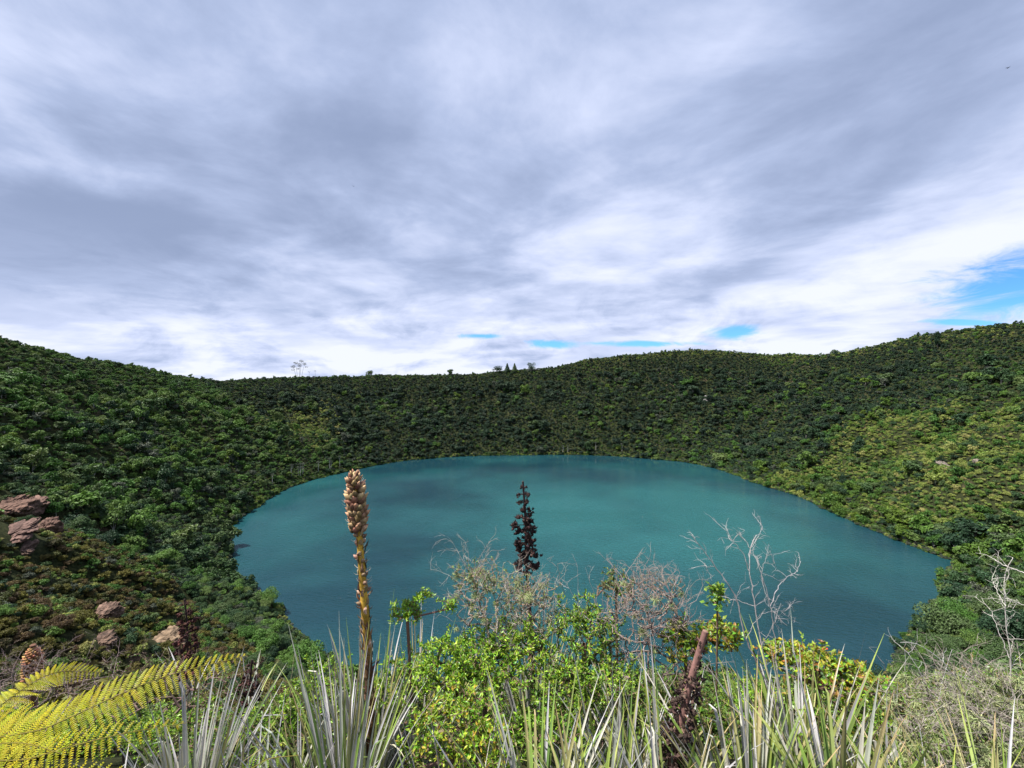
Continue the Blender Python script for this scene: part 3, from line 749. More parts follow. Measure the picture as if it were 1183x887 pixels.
def lichen_tuft(mb, c, r, g, n=55):
    n = 90; r = r*.8; d = unit(g.normal(0, 1, (n, 3))); a = c+d*r*g.uniform(.0, .5, (n,1)); b = c+d*r*g.uniform(.7, 1.5, (n,1))-Z_*r*.4
    s = unit(np.cross(d, g.normal(0,1,(n,3))))*r*.045; m = (a+b)/2+g.normal(0, r*.25, (n,3))
    v = np.stack([a-s, a+s, m+s, m-s, b], 1).reshape(-1,3); i = np.arange(n)[:,None]*5
    col = np.array([.36,.41,.19])*g.uniform(.75, 1.15)
    mb.add(v, i+[[0,1,2,3]], col); mb.f3.append(i+[[3,2,4]]+(mb.n-len(v)))
def ovoid(mb, c, d, r, L, col, n=7, m=5, tip=1.0, col2=None):
    """a pointed bud from c along d"""
    d = unit(d); u = unit(np.cross(d, [.31,.77,.2])); w = np.cross(d, u)
    t = np.linspace(0, 1, m+2)[1:-1]; prof = np.sin(np.pi*t**.75)**.8
    a = np.arange(n)*2*math.pi/n
    v = [c]; 
    for tt, pr in zip(t, prof): v += list(c+d*L*tt+r*pr*(np.cos(a)[:,None]*u+np.sin(a)[:,None]*w))
    v.append(c+d*L*tip); v = np.array(v); f = []
    cc = np.tile(np.asarray(col, float), (len(v), 1))
    if col2 is not None: cc[-n-1:] = col2
    f3 = [[0, 1+(k+1)%n, 1+k] for k in range(n)]+[[len(v)-1, len(v)-1-n+k, len(v)-1-n+(k+1)%n] for k in range(n)]
    f4 = [[1+q*n+k, 1+q*n+(k+1)%n, 1+(q+1)*n+(k+1)%n, 1+(q+1)*n+k] for q in range(m-1) for k in range(n)]
    mb.add(v, f4, cc); mb.f3.append(np.array(f3)+(mb.n-len(v)))
def bract(mb, c, d, L, w, col, curl=.3):
    d = unit(d); s = unit(np.cross(d, Z_)+1e-4); nrm = np.cross(s, d)
    v = [c-s*w*.5, c+s*w*.5, c+d*L*.5+s*w*.38+nrm*curl*L*.15, c+d*L*.5-s*w*.38+nrm*curl*L*.15, c+d*L*.5-nrm*w*.15, c+d*L+nrm*L*curl*.6]
    mb.add(v, [[0,1,4],[1,2,4],[2,5,4],[5,3,4],[3,0,4]], col)

# ---- the tall yellow brown flower stalk with a scaly head
def pale_plant():
    g = np.random.default_rng(11); Y = 2.65
    base = ground_at((426-CX)/FPX*Y, Y)
    root = empty('bromeliad', base); tag(root, 'tall bromeliad with mustard yellow stalk, scaly tan head and grey blades', 'bromeliad')
    top = [(409,549),(411,575),(414.5,610),(417.5,650),(420.5,690),(424,740),(427,800),(428.5,887)]
    path = resample([npP(x, y, Y+.02*k*0) for k, (x, y) in enumerate(top)]+[base], 60)[::-1]
    t = np.linspace(0, 1, 60)
    rad = (.030*(1-t)+.017*t)*(1+.05*np.sin(t*55)); rad[t > .9] *= .8
    cl = np.array([(.10,.055,.03)]*60); k = sstep(.38, .62, t)[:, None]; cl = cl*(1-k)+np.array([.46,.32,.04])*k
    cl *= (1+.25*np.sin(t*40+1))[:, None]
    mb = MB(); tube(mb, path, rad, cl, 14, .03); st = mb.build('flower_stalk', M_dry, root, smooth=True)
    def at(u): 
        f = u*59; i = min(58, int(f)); return path[i]+(path[i+1]-path[i])*(f-i), unit(path[i+1]-path[i]), rad[i]
    hz = {z: u for u, z in zip(t, path[:,2])}
    def u_of(py): 
        zz = CAM_Z-(py-CY)/FPX*Y; return float(np.interp(zz, path[:,2], t))
    b = MB()
    for k in range(120):
        py = 604+(887-604)*(k/120)+g.uniform(-2,2); u = u_of(py); c, d, r = at(u); a = k*2.4+g.uniform(-.3,.3)
        o = np.array([math.cos(a), math.sin(a), 0]); fl = g.uniform(.1, .55) if g.uniform() > .16 else g.uniform(.9, 1.6)
        col = np.array([(.20,.12,.07),(.33,.20,.12),(.12,.07,.05),(.42,.30,.20)][g.integers(4)])
        bract(b, c+o*r*.96, d+o*fl, g.uniform(.035,.075), g.uniform(.018,.034), col, g.uniform(-.1,.7))
    b.build('bract_scales', M_dry, root)
    # bud scales: dense head and a few clusters down the stalk
    h = MB()
    for k in range(120):
        q = k/120.0; py = 549+q*64; u = u_of(py); c, d, r = at(u); a = k*2.39996+g.uniform(-.3,.3); c = c+g.normal(0,.005,3)
        o = np.array([math.cos(a), math.sin(a), 0]); hw = .045*math.sin(min(1, .16+q*2.1)*math.pi/2)*(1-.25*max(0, q-.6)/.4)
        col = np.array([[.36,.215,.11],[.29,.17,.09],[.42,.28,.15],[.23,.13,.07]][g.integers(4)])*g.uniform(.8, 1.2); s = .55+.45*min(1, q*2.5)
        ovoid(h, c+o*hw*.35, o*(.95 if q > .1 else .5)+Z_*(.55+.6*(1-q)), .0195*s*g.uniform(.85,1.2), hw*.75+.026, col*.55, 8, 5, 1.18, col*1.15)
    ovoid(h, at(.985)[0]-Z_*.03, Z_+np.array([0,0,0]), .026, .085, (.50,.34,.20), 10, 6)
    for k in range(34):
        py = 606+(k/34)**1.3*95; u = u_of(py); c, d, r = at(u); a = k*2.4+g.uniform(-.5,.5); o = np.array([math.cos(a), math.sin(a), 0])
        if g.uniform() < .55 or py < 622:
            col = np.array([.22,.14,.09])*g.uniform(.7, 1.5); ovoid(h, c+o*r*.8, o+Z_*.7, .013, .034, col, 7, 4, 1.1, col*1.3)
    h.build('flower_head', M_dry, root, smooth=True)
    sp = MB()
    for k in range(46):
        py = 556+g.uniform(0, 150); u = u_of(py); c, d, r = at(u); a = g.uniform(0, 6.28); o = np.array([math.cos(a), math.sin(a), 0])
        q = c+o*(.05 if py < 606 else r); tube(sp, [q, q+o*.02+Z_*.008, q+o*.034+Z_*.022], [.0016,.0012,.0005], (.62,.52,.42), 4)
    sp.build('dry_bristles', M_dry, root)
    rosette(root, base+np.array([0,-.02,.05]), n=110, L=1.25, w=.026, spread=.36, mix=(.32,.58,.10), seed=12, crown=.10)
pale_plant()

# ---- the blackish seed spike
def spike(name, label, pts, Y, y_top, y_bot, n_whorl, wide, cols, seed, base_xy=None, ros=True, lower=True, lean=0, dens=13, arms=3, rad0=.011, scol=(.05,.03,.028)):
    g = np.random.default_rng(seed); x0 = (pts[-1][0]-CX)/FPX*Y
    base = ground_at(x0, Y) if base_xy is None else ground_at(*base_xy)
    root = empty(name, base); tag(root, label, 'bromeliad')
    path = resample([npP(x, y, Y) for x, y in pts]+[base], 50)[::-1]; t = np.linspace(0,1,50)
    mb = MB(); tube(mb, path, rad0*(1.6-.9*t), scol, 9, .06); mb.build('flower_stalk', M_dry, root, smooth=True)
    zt, zb = CAM_Z-(y_top-CY)/FPX*Y, CAM_Z-(y_bot-CY)/FPX*Y
    h = MB()
    for k in range(n_whorl):
        q = (k+.3)/n_whorl; z = zt+(zb-zt)*q; c = np.array([np.interp(z, path[:,2], path[:,j]) for j in range(3)])
        W = wide*(.30+.70*min(1, q*1.9))*g.uniform(.8,1.1)
        nb = 3 if q < .2 else arms
        a0 = g.uniform(0, 6.28)
        for b_ in range(nb):
            a = a0+b_*6.283/nb+g.uniform(-.3,.3); o = np.array([math.cos(a), math.sin(a), 0]); arm = W*g.uniform(.55, 1.0)
            tube(h, [c, c+o*arm*.55+Z_*.004, c+o*arm*.8+Z_*.012], [.004,.003,.003], scol, 4)
            for s in range(dens):
                d = unit(o*.5+g.normal(0,.75,3)+Z_*.15); p = c+o*arm*.78+g.normal(0, 1, 3)*W*np.array([.13,.13,.10])
                col = np.array(cols[g.integers(len(cols))])*g.uniform(.7,1.3); r = W*g.uniform(.10,.15)
                ovoid(h, p, d, r, r*2.3, col, 5, 3, 1.0)
                for e in range(3):
                    dd = unit(d+g.normal(0,.5,3)); bract(h, p+d*r*1.2, dd, r*2.0, r*1.2, col*.9, .5)
    h.build('seed_head', M_dry, root)
    if lower:
        lw = MB()
        for k in range(110):
            z = zb-(zb-path[0,2])*g.uniform(0,.55); c = np.array([np.interp(z, path[:,2], path[:,j]) for j in range(3)]); a = g.uniform(0,6.28); o = np.array([math.cos(a), math.sin(a), 0])
            bract(lw, c+o*rad0, o*g.uniform(.2,.9)+Z_*g.uniform(-.6,1), g.uniform(.03,.10), .014, [(.36,.24,.17),(.45,.34,.26),(.22,.13,.10)][g.integers(3)], g.uniform(-.4,.8))
        lw.build('bract_scales', M_dry, root)
    return root, base
DK = [(.035,.018,.016),(.055,.028,.024),(.025,.014,.014)]
r_, b_ = spike('bromeliad', 'slender bromeliad with blackish brown clustered seed spike above the shrubs', [(604,556),(607,600),(608,650),(611,690),(614,730),(616,770)], 3.3, 560, 665, 12, .104, DK, 21, arms=3)
rosette(r_, b_+np.array([0,0,.0]), n=70, L=1.3, w=.03, spread=.35, mix=(.3,.6,.1), seed=22, crown=.09)
# ---- the broken brown stalk
r_, b_ = spike('bromeliad', 'broken thick brown bromeliad stalk with dark seed clusters, leaning right', [(815,729),(806,758),(797,790),(790,820),(783,850),(777,887)], 2.1, 738, 900, 12, .088, [(.065,.04,.033),(.045,.027,.023),(.09,.055,.043)], 23, dens=10, arms=4, lower=False, rad0=.019, scol=(.20,.115,.09), base_xy=(.76, 2.1))
rosette(r_, b_+np.array([-.06,.02,.05]), n=100, L=1.02, w=.028, spread=.58, mix=(.45,.47,.08), lean=(-.12,0), seed=24, crown=.12)
# ---- two dark reddish spikes and a rusty cone down on the left
r_, b_ = spike('bromeliad', 'dark reddish brown seed spike rising behind the yellow fern', [(213,692),(216,720),(217,760),(219,800)], 5.0, 694, 782, 8, .15, [(.12,.045,.035),(.08,.03,.026),(.05,.022,.02)], 25)
rosette(r_, b_+np.array([0,0,.5]), n=30, L=.9, w=.035, spread=.6, mix=(.4,.5,.1), seed=26)
r_, b_ = spike('bromeliad', 'short blackish brown seed spike beside white blades left of the tall stalk', [(291,762),(289,790),(288,830)], 4.0, 764, 830, 7, .11, [(.08,.035,.03),(.05,.025,.022)], 27)
rosette(r_, b_+np.array([0,0,.3]), n=26, L=.7, w=.03, spread=.6, mix=(.4,.5,.1), seed=28)
def cone_plant():
    g = np.random.default_rng(31); Y = 5.2; x = (36-CX)/FPX*Y; base = ground_at(x, Y); root = empty('bromeliad', base)
    tag(root, 'rusty orange cone shaped bromeliad flower head at the left edge', 'bromeliad')
    top = npP(38, 745, Y); mb = MB(); tube(mb, resample([base, (base+top)/2+np.array([.02,0,0]), top], 20), np.linspace(.04,.03,20), (.13,.07,.04), 9, .05); mb.build('flower_stalk', M_dry, root, smooth=True)
    h = MB()
    for k in range(150):
        q = k/150; c = top-Z_*(.02+.42*q); a = k*2.4; o = np.array([math.cos(a), math.sin(a), 0]); W = .085*math.sin(min(1,.15+q*1.8)*1.57)
        col = np.array([.38,.19,.09])*g.uniform(.7,1.3); ovoid(h, c+o*W*.4, o+Z_*.6, .02, W*.9, col*.7, 6, 4, 1.1, col)
    h.build('flower_head', M_dry, root, smooth=True)
    rosette(root, base+np.array([0,0,.1]), n=36, L=.9, w=.04, spread=.7, mix=(.4,.4,.2), seed=32)
cone_plant()

# ---- rosettes without a flower
RO = [ # px of centre, Y, n, L, w, spread, mix, lean, zoff, label
 (222, 2.35, 60, .74, .024, .5, (.12,.84,.04), (.10,0), .0, 'silver white bladed bromeliad right beside the yellow fern'),
 (345, 2.2, 26, .62, .018, .5, (.7,.25,.05), (.05,0), .0, 'small green bladed bromeliad between the silver one and the tall stalk'),
 (392, 1.75, 44, .70, .018, .5, (.35,.6,.05), (-.05,0), -.02, 'pale striped bladed bromeliad in front of the mustard stalk'),
 (530, 1.6, 24, .55, .015, .5, (.5,.4,.1), (-.1,0), -.05, 'thin bladed bromeliad low in the middle of the leafy shrubs'),
 (622, 1.6, 44, .60, .020, .6, (.5,.4,.1), (.0,0), -.03, 'spreading grey green bromeliad low below the dark seed spike'),
 (716, 2.15, 44, .76, .024, .52, (.48,.44,.08), (.0,0), .0, 'upright grey bladed bromeliad left of the broken brown stalk'),
 (868, 1.9, 52, .72, .027, .55, (.55,.38,.07), (-.08,0), .0, 'large arching bromeliad just right of the broken brown stalk'),
 (930, 2.35, 54, .98, .026, .48, (.52,.40,.08), (.0,0), .0, 'tallest grey bladed bromeliad below the bare forked branches'),
 (975, 1.7, 34, .60, .030, .5, (.72,.2,.08), (.0,0), -.02, 'broad green bladed bromeliad low between the two grey clumps'),
 (1032, 2.05, 40, .74, .032, .40, (.45,.47,.08), (.02,0), .0, 'thick pale grey bromeliad at the edge of the lichen thicket'),
 (480, 2.9, 30, .95, .022, .45, (.35,.6,.05), (.0,0), .0, 'pale thin bladed bromeliad behind the leafy shrub by the stalk'),
 (668, 2.6, 24, .7, .02, .5, (.4,.5,.1), (.0,0), .0, 'grey bladed bromeliad half hidden in the shrubs right of the dark spike'),
 (120, 1.9, 22, .5, .020, .6, (.5,.45,.05), (.0,0), -.1, 'green and grey bladed bromeliad poking up through the fern'),
  (780, 1.6, 26, .50, .020, .6, (.45,.5,.05), (.1,0), -.03, 'low spreading bromeliad at the foot of the broken brown stalk'),
  (680, 1.5, 22, .48, .018, .6, (.5,.45,.05), (-.05,0), -.05, 'low thin bladed bromeliad at the bottom edge below the twiggy shrub'),
  (295, 1.7, 26, .55, .018, .5, (.3,.65,.05), (.1,0), -.03, 'pale thin bladed bromeliad between fern and striped clump at the bottom edge'),
  (1085, 1.55, 30, .52, .014, .55, (.7,.2,.1), (.0,0), -.02, 'thin grassy green bromeliad at the foot of the lichen thicket'),
  (1150, 1.6, 30, .56, .014, .55, (.6,.25,.15), (-.05,0), -.02, 'thin straw tipped bromeliad in the lower right corner'),
]
for k, (px, Y, n, L, w, sp, mx, ln, zo, lb) in enumerate(RO):
    b0 = ground_at((px-CX)/FPX*Y, Y)+np.array([0,0,zo]); r_ = empty('bromeliad', b0); tag(r_, lb, 'bromeliad')
    if Y < 2.0:          # an old plant standing on its own short trunk
        up = .16+.45*(2.0-Y)+.07*((k*37) % 3); t_ = MB(); tube(t_, resample([b0, b0+np.array([.02,.01,up*.5]), b0+np.array([0,0,up])], 6), np.linspace(.05,.042,6), (.13,.10,.08), 9, .12); t_.build('trunk', M_dry, r_); b0 = b0+np.array([0,0,up-.02])
    rosette(r_, b0, n=int(n*2.2), L=L*1.36, w=w*1.05, spread=sp, mix=mx, lean=ln, seed=50+k, crown=.09)
# a few bold single blades seen against the rest, part of the arching bromeliad
# ---- leafy shrubs
def env(px, py, Y, rx, ry, rz=None, wgt=1.0):
    """ellipsoid given by its centre and half sizes in photo pixels at distance Y"""
    k = Y/FPX; return (npP(px, py, Y), (rx*k, (rz or rx)*k, ry*k), wgt)
def xy(px, Y): return ((px-CX)/FPX*Y, Y)
shrub('leafy_shrub', 'bright green glossy shrub filling the middle below the lichen twigs', 'shrub', [env(560,775,2.6,62,42,wgt=1), env(515,775,2.5,45,40,wgt=.7), env(600,760,2.7,45,40,wgt=.6)], xy(560,2.7), n=300, seed=101, wh=12, berries=5)
shrub('leafy_shrub', 'yellow tipped green shrub low in front of the glossy one', 'shrub', [env(520,845,1.9,62,42), env(560,870,1.8,40,30,wgt=.5)], xy(540,2.0), n=230, leaf=(.022,.010), seed=102, wh=11, cols=LEAF_BR+[(.34,.36,.03),(.40,.30,.03)])
shrub('leafy_shrub', 'dense green shrub just right of the dark seed spike', 'shrub', [env(675,745,2.8,45,55), env(690,790,2.6,50,42,wgt=.8), env(650,800,2.5,40,35,wgt=.5)], xy(680,2.8), n=260, seed=103, wh=12, cols=LEAF_BR+LEAF_MID, berries=4)
shrub('leafy_shrub', 'green shrub between the fern and the tall mustard stalk', 'shrub', [env(370,812,2.9,48,42), env(335,840,2.8,38,36,wgt=.6), env(395,850,2.7,35,35,wgt=.5)], xy(370,2.9), n=240, seed=104, wh=11, cols=LEAF_BR+LEAF_MID)
shrub('leafy_shrub', 'green shrub tucked right behind the mustard stalk', 'shrub', [env(470,800,2.9,45,45), env(445,850,2.8,35,38,wgt=.5)], xy(460,3.0), n=190, seed=105, wh=11, cols=LEAF_BR+LEAF_MID)
shrub('leafy_shrub', 'small tufted shrub on a thin brown stem above the middle greenery', 'shrub', [env(470,708,2.7,18,17,wgt=1), env(490,690,2.7,14,10,wgt=.4), env(520,700,2.75,12,10,wgt=.3)], xy(484,2.75), n=70, seed=106, leaf=(.024,.010), wh=12, twig=(.20,.12,.08), rmax=.011)
shrub('leafy_shrub', 'dark olive shrub with round top against the water', 'shrub', [env(712,682,3.2,24,22)], xy(715,3.2), n=110, seed=107, leaf=(.022,.010), wh=11, cols=LEAF_MID+[(.14,.16,.04),(.10,.08,.05)])
shrub('leafy_shrub', 'ochre and yellow leaved bush behind the broken brown stalk', 'shrub', [env(790,742,2.7,32,22), env(835,738,2.8,30,22,wgt=.8)], xy(810,2.8), n=110, seed=108, leaf=(.036,.022), wh=7, cols=LEAF_OCH+LEAF_MID+LEAF_BR[:2])
shrub('leafy_shrub', 'yellow and orange leaved bush behind the tallest grey blades', 'shrub', [env(945,772,2.9,48,24), env(905,765,2.8,30,24,wgt=.5), env(990,785,2.9,30,20,wgt=.5)], xy(945,2.9), n=150, seed=109, leaf=(.036,.022), wh=7, cols=LEAF_OCH+LEAF_BR[:2], berries=5)
shrub('leafy_shrub', 'single upright sprig of broad green leaves left of the bare branches', 'shrub', [env(829,690,2.5,9,20,wgt=1)], xy(826,2.6), n=24, seed=110, leaf=(.034,.022), wh=7, cols=[(.16,.28,.03),(.22,.34,.04),(.12,.22,.03)], rmax=.006)
shrub('leafy_shrub', 'dark undergrowth shrub beneath the broken brown stalk', 'shrub', [env(770,830,2.5,55,40), env(830,850,2.4,40,32,wgt=.7)], xy(790,2.6), n=170, seed=111, leaf=(.03,.014), wh=10, cols=LEAF_MID+[(.14,.14,.03)])
shrub('leafy_shrub', 'green undergrowth shrub under the big arching blades', 'shrub', [env(930,845,2.6,60,40), env(1000,850,2.6,45,36,wgt=.7)], xy(950,2.7), n=190, seed=112, leaf=(.032,.016), wh=9, cols=LEAF_MID+LEAF_BR[:3]+[(.30,.26,.04)])
shrub('leafy_shrub', 'low green shrub at the foot of the silver bromeliad', 'shrub', [env(290,855,2.7,45,32), env(225,850,3.0,50,32,wgt=.7)], xy(270,2.9), n=170, seed=113, leaf=(.026,.012), wh=10, cols=LEAF_MID+LEAF_BR[:2])
shrub('leafy_shrub', 'deep green shrub low behind the spreading grey green bromeliad', 'shrub', [env(630,850,2.3,50,36), env(590,860,2.3,30,26,wgt=.4)], xy(620,2.4), n=190, seed=114, leaf=(.026,.012), wh=10, cols=LEAF_MID+LEAF_BR[:3])
# ---- twiggy lichen covered shrubs
shrub('twiggy_shrub', 'grey twiggy shrub hung with pale lichen around the dark spike', 'shrub', [env(570,695,2.9,52,40), env(615,705,3.0,40,42,wgt=.8), env(545,668,2.85,28,22,wgt=.3), env(590,745,2.9,60,40,wgt=.8)], xy(590,3.0), n=300, seed=121, leaf=(.017,.007), wh=6, cols=[(.20,.26,.05),(.26,.17,.09),(.30,.22,.14),(.14,.20,.04),(.17,.25,.04)], twig=(.25,.21,.18), twigs_out=90, rtip=.0012, lichen=60, rmax=.006, expo=.33)
shrub('twiggy_shrub', 'bare grey brown twiggy shrub right of the olive shrub', 'shrub', [env(755,690,2.7,40,30), env(725,720,2.7,38,30,wgt=.7), env(775,720,2.7,28,28,wgt=.4), env(750,765,2.7,45,35,wgt=.6)], xy(750,2.8), n=230, seed=122, leaf=(.013,.006), wh=4, cols=[(.22,.17,.10),(.18,.20,.06),(.20,.15,.11)], twig=(.22,.17,.15), twigs_out=90, rtip=.0012, lichen=12, rmax=.006, expo=.33)
shrub('twiggy_shrub', 'thicket of grey stems and pale green lichen in the lower right corner', 'shrub', [env(1120,850,2.0,72,50), env(1180,822,2.1,44,46,wgt=.55), env(1070,868,1.9,38,32,wgt=.35), env(1105,800,2.3,34,22,wgt=.3)], xy(1120,2.1), n=270, seed=123, leaf=(.020,.007), wh=8, cols=[(.16,.24,.05),(.22,.24,.09),(.12,.20,.035),(.14,.12,.06),(.28,.30,.13)], twig=(.22,.19,.165), twigs_out=120, rtip=.0013, lichen=190, rmax=.006, expo=.33)
shrub('twiggy_shrub', 'low brown and grey heather bush at the left edge above the fern', 'shrub', [env(10,800,3.2,60,30), env(70,805,3.4,60,26,wgt=.8)], xy(30,3.3), n=240, seed=124, leaf=(.014,.006), wh=5, cols=[(.10,.06,.06),(.16,.10,.09),(.10,.12,.04)], twig=(.20,.15,.14), twigs_out=60, rtip=.0012, lichen=0, expo=.33)
shrub('twiggy_shrub', 'dark olive heath bush between fern and red brown spike', 'shrub', [env(150,800,3.8,60,30), env(250,800,4.0,45,26,wgt=.6)], xy(190,3.9), n=260, seed=125, leaf=(.02,.009), wh=7, cols=LEAF_MID+[(.16,.13,.03),(.10,.06,.03)], twig=(.16,.11,.09), twigs_out=30)
# ---- bare forked branches
def bare(name, label, strokes, Y, base_xy, seed, col=(.40,.35,.34), r=.006, tw=.5):
    g = np.random.default_rng(seed); base = ground_at(*base_xy); root = empty(name, base); tag(root, label, 'branch' if 'branch' in name else 'shrub')
    mb = MB(); fine = MB()
    for s in strokes:
        pts, r0, r1, dY = s; m = len(pts); q = [npP(x, y, Y+dY*(k/(m-1))*(-1 if dY < 0 else 1)) for k, (x, y) in enumerate(pts)]
        if pts[0][1] > 800: q = [base]+q
        cc = resample(q, 6*len(q)); cc[1:-1] += g.normal(0, .0022, (len(cc)-2, 3))
        tube(mb, cc, np.linspace(r0, r1, len(cc))*.72, np.array(col)*g.uniform(.65,.95), 6, .12)
        for k in range(len(cc)//2, len(cc)):
            if g.uniform() < tw: fine_twigs(fine, cc[k], unit(cc[k]-cc[k-1])+g.normal(0,.7,3), g.uniform(.03,.10), g, col, 1, .0011)
    mb.build('main_branch', M_dry, root, smooth=True)
    if fine.n: fine.build('dry_twigs', M_dry, root)
bare('bare_shrub', 'leafless silvery shrub with tall forked branches reaching over the water', [
   ([(905,860),(892,800),(880,745),(872,700),(866,660),(868,632),(874,618)], .0075, .0028, .1),
   ([(892,800),(862,738),(850,690),(826,654),(799,618)], .006, .002, -.1),
   ([(866,660),(858,640),(845,622),(838,612)], .003, .001, -.1),
   ([(868,640),(862,625),(850,615)], .0025, .001, .1), ([(868,632),(880,612),(878,600)], .002, .0008, .1),
   ([(900,840),(897,760),(890,700),(882,672),(874,648),(870,640)], .006, .002, .15),
   ([(890,700),(898,680),(908,668),(920,660),(925,648)], .003, .0012, .2),
   ([(886,690),(880,665),(885,645),(890,636)], .0025, .001, .1),
   ([(872,700),(852,694),(838,690)], .002, .0009, -.1), ([(862,738),(880,710),(905,705),(915,700)], .002, .0008, .1),
   ([(826,654),(816,654),(814,650)], .0018, .0008, 0.05), ([(880,745),(900,712),(910,703)], .002, .0008, .05)], 2.35, xy(905,2.35), 131)
bare('bare_shrub', 'leafless bleached stems standing at the right edge of the frame', [
   ([(1175,880),(1168,780),(1163,720),(1160,672),(1170,645)], .007, .002, .1),
   ([(1166,760),(1150,720),(1143,702)], .003, .001, .1), ([(1162,700),(1150,680),(1146,668)], .003, .001, .1),
   ([(1200,668),(1178,660),(1160,653),(1148,645)], .0045, .002, .1), ([(1200,705),(1180,698),(1163,692)], .003, .0015, .1)], 2.1, xy(1180,2.1), 132, (.50,.47,.42))
bare('bare_shrub', 'dead grey stems criss-crossing above the lichen thicket', [
   ([(1110,870),(1075,800),(1052,760),(1042,748)], .005, .0015, .1), ([(1130,880),(1125,820),(1095,770),(1062,745),(1040,742)], .0045, .0015, .1),
   ([(1160,860),(1130,800),(1090,775),(1050,760)], .004, .0012, .1), ([(1075,860),(1085,800),(1100,750)], .004, .0012, .1), ([(1060,870),(1048,800),(1045,750)], .0035, .0012, -.1),
   ([(1183,850),(1150,800),(1110,780),(1080,776)], .004, .0015, -.1)], 2.2, xy(1110,2.2), 133, (.42,.40,.40), tw=.35)
bare('bare_shrub', 'thin dry stems with seed tips between the two twiggy shrubs', [
   ([(672,820),(672,760),(668,700),(667,655)], .0035, .001, .1), ([(668,700),(655,675),(648,668)], .002, .0008, .1), ([(705,830),(700,760),(690,700),(676,655)], .003, .001, .1), ([(740,860),(752,780),(760,700),(767,650)], .003, .001, .1)], 2.7, xy(680,2.7), 134, (.36,.32,.30))
bare('bare_shrub', 'thin bent grey stems left of the mustard stalk', [
   ([(340,880),(335,820),(338,770),(341,752)], .0035, .001, .1), ([(180,870),(190,800),(196,755),(188,748)], .003, .001, .1), ([(300,880),(310,800),(322,760)], .003, .001, .1)], 2.3, xy(325,2.3), 135, (.42,.36,.22), tw=0)

# ---- ferns
def frond(mb, rc, path, width, g, n=44, col=(.34,.40,.03), up=None, lo=.10):
    p = resample(path, n*2+2); d = unit(np.gradient(p, axis=0)); up = unit(np.array([.1,-.75,.8]))
    tube(rc, p, np.linspace(.0045, .001, len(p)), (.28,.24,.05), 5)
    for k in range(2, len(p)-1):
        t = k/(len(p)-1); wd = width*min(1, (t-lo*.4)/.22 if t > lo*.4 else 0)*(1-t)**.55*1.15
        if wd < .008: continue
        s = unit(np.cross(d[k], up)); nrm = np.cross(s, d[k])
        for sg in (-1, 1):
            if k % 2 == (0 if sg > 0 else 1): continue
            ax = unit(s*sg+d[k]*.38+nrm*g.uniform(-.10,.05)+g.normal(0,.05,3)); L = wd*g.uniform(.9,1.05); m = max(6, int(L/.0062))
            q = np.arange(m)[:,None]/m; c = p[k]+ax*L*q-Z_*L*.22*q**2; pr = unit(np.cross(ax, nrm)); pw = (.0025+L*.066)*(1-q**2.2)*(.55+.45*np.minimum(1, q*6))+.001
            cc = np.array(col)*g.uniform(.8,1.2)*np.array([g.uniform(.9,1.2),1,1])
            for s2 in (-1, 1):
                b = c; tip = c+pr*s2*pw+ax*pw*.35-nrm*pw*.12; h = .30*L/m
                v = np.stack([b-ax*h, b+ax*h, tip+ax*h*.7, tip-ax*h*.5], 1).reshape(-1,3); i = np.arange(m)[:,None]*4
                mb.add(v, i+[[0,1,2,3]], cc)
            rc_pts = np.vstack([c[0], c[-1]]); tube(rc, rc_pts, [.0012,.0005], cc*.8, 3)
def fern(label, base, fronds, seed, col, width=.22):
    g = np.random.default_rng(seed); root = empty('fern', base); tag(root, label, 'fern')
    for path, w in fronds:
        mb = MB(); rc = MB(); frond(mb, rc, [base]+path, w, g, col=col, n=max(30, int(84*w/.19)) if w > .12 else 32)
        f = mb.build('frond', M_fern, root); r = rc.build('midrib', M_fern, f)
b0 = ground_at(-2.25, 1.75)
YG = (.42,.42,.015)
fern('large yellow green fern with feathery fronds in the lower left corner', b0, [
   ([npP(-60,890,1.62), npP(60,838,1.62), npP(180,785,1.75), npP(285,757,1.9)], .19),
   ([npP(-80,880,1.7), npP(0,850,1.75), npP(90,815,1.9), npP(170,800,2.0)], .15),
   ([npP(-70,870,1.9), npP(0,815,2.1), npP(60,778,2.3), npP(120,776,2.4)], .18),
   ([npP(-60,910,1.5), npP(40,875,1.5), npP(130,850,1.5), npP(215,835,1.6)], .15),
   ([npP(-40,930,1.4), npP(50,905,1.35), npP(120,895,1.35), npP(175,900,1.4)], .13),
   ([npP(-90,900,1.4), npP(-40,868,1.35), npP(20,858,1.35), npP(70,870,1.35)], .13),
   ([npP(-110,850,2.0), npP(-60,830,2.2), npP(-10,828,2.3), npP(60,850,2.4)], .15)], 141, YG)
fern('small bright green fern frond at the bottom edge under the green blades', ground_at(-.95, 1.55), [
   ([npP(275,930,1.5), npP(300,882,1.45), npP(345,872,1.45)], .10), ([npP(280,930,1.5), npP(262,895,1.45), npP(255,880,1.4)], .08)], 142, (.20,.36,.03))

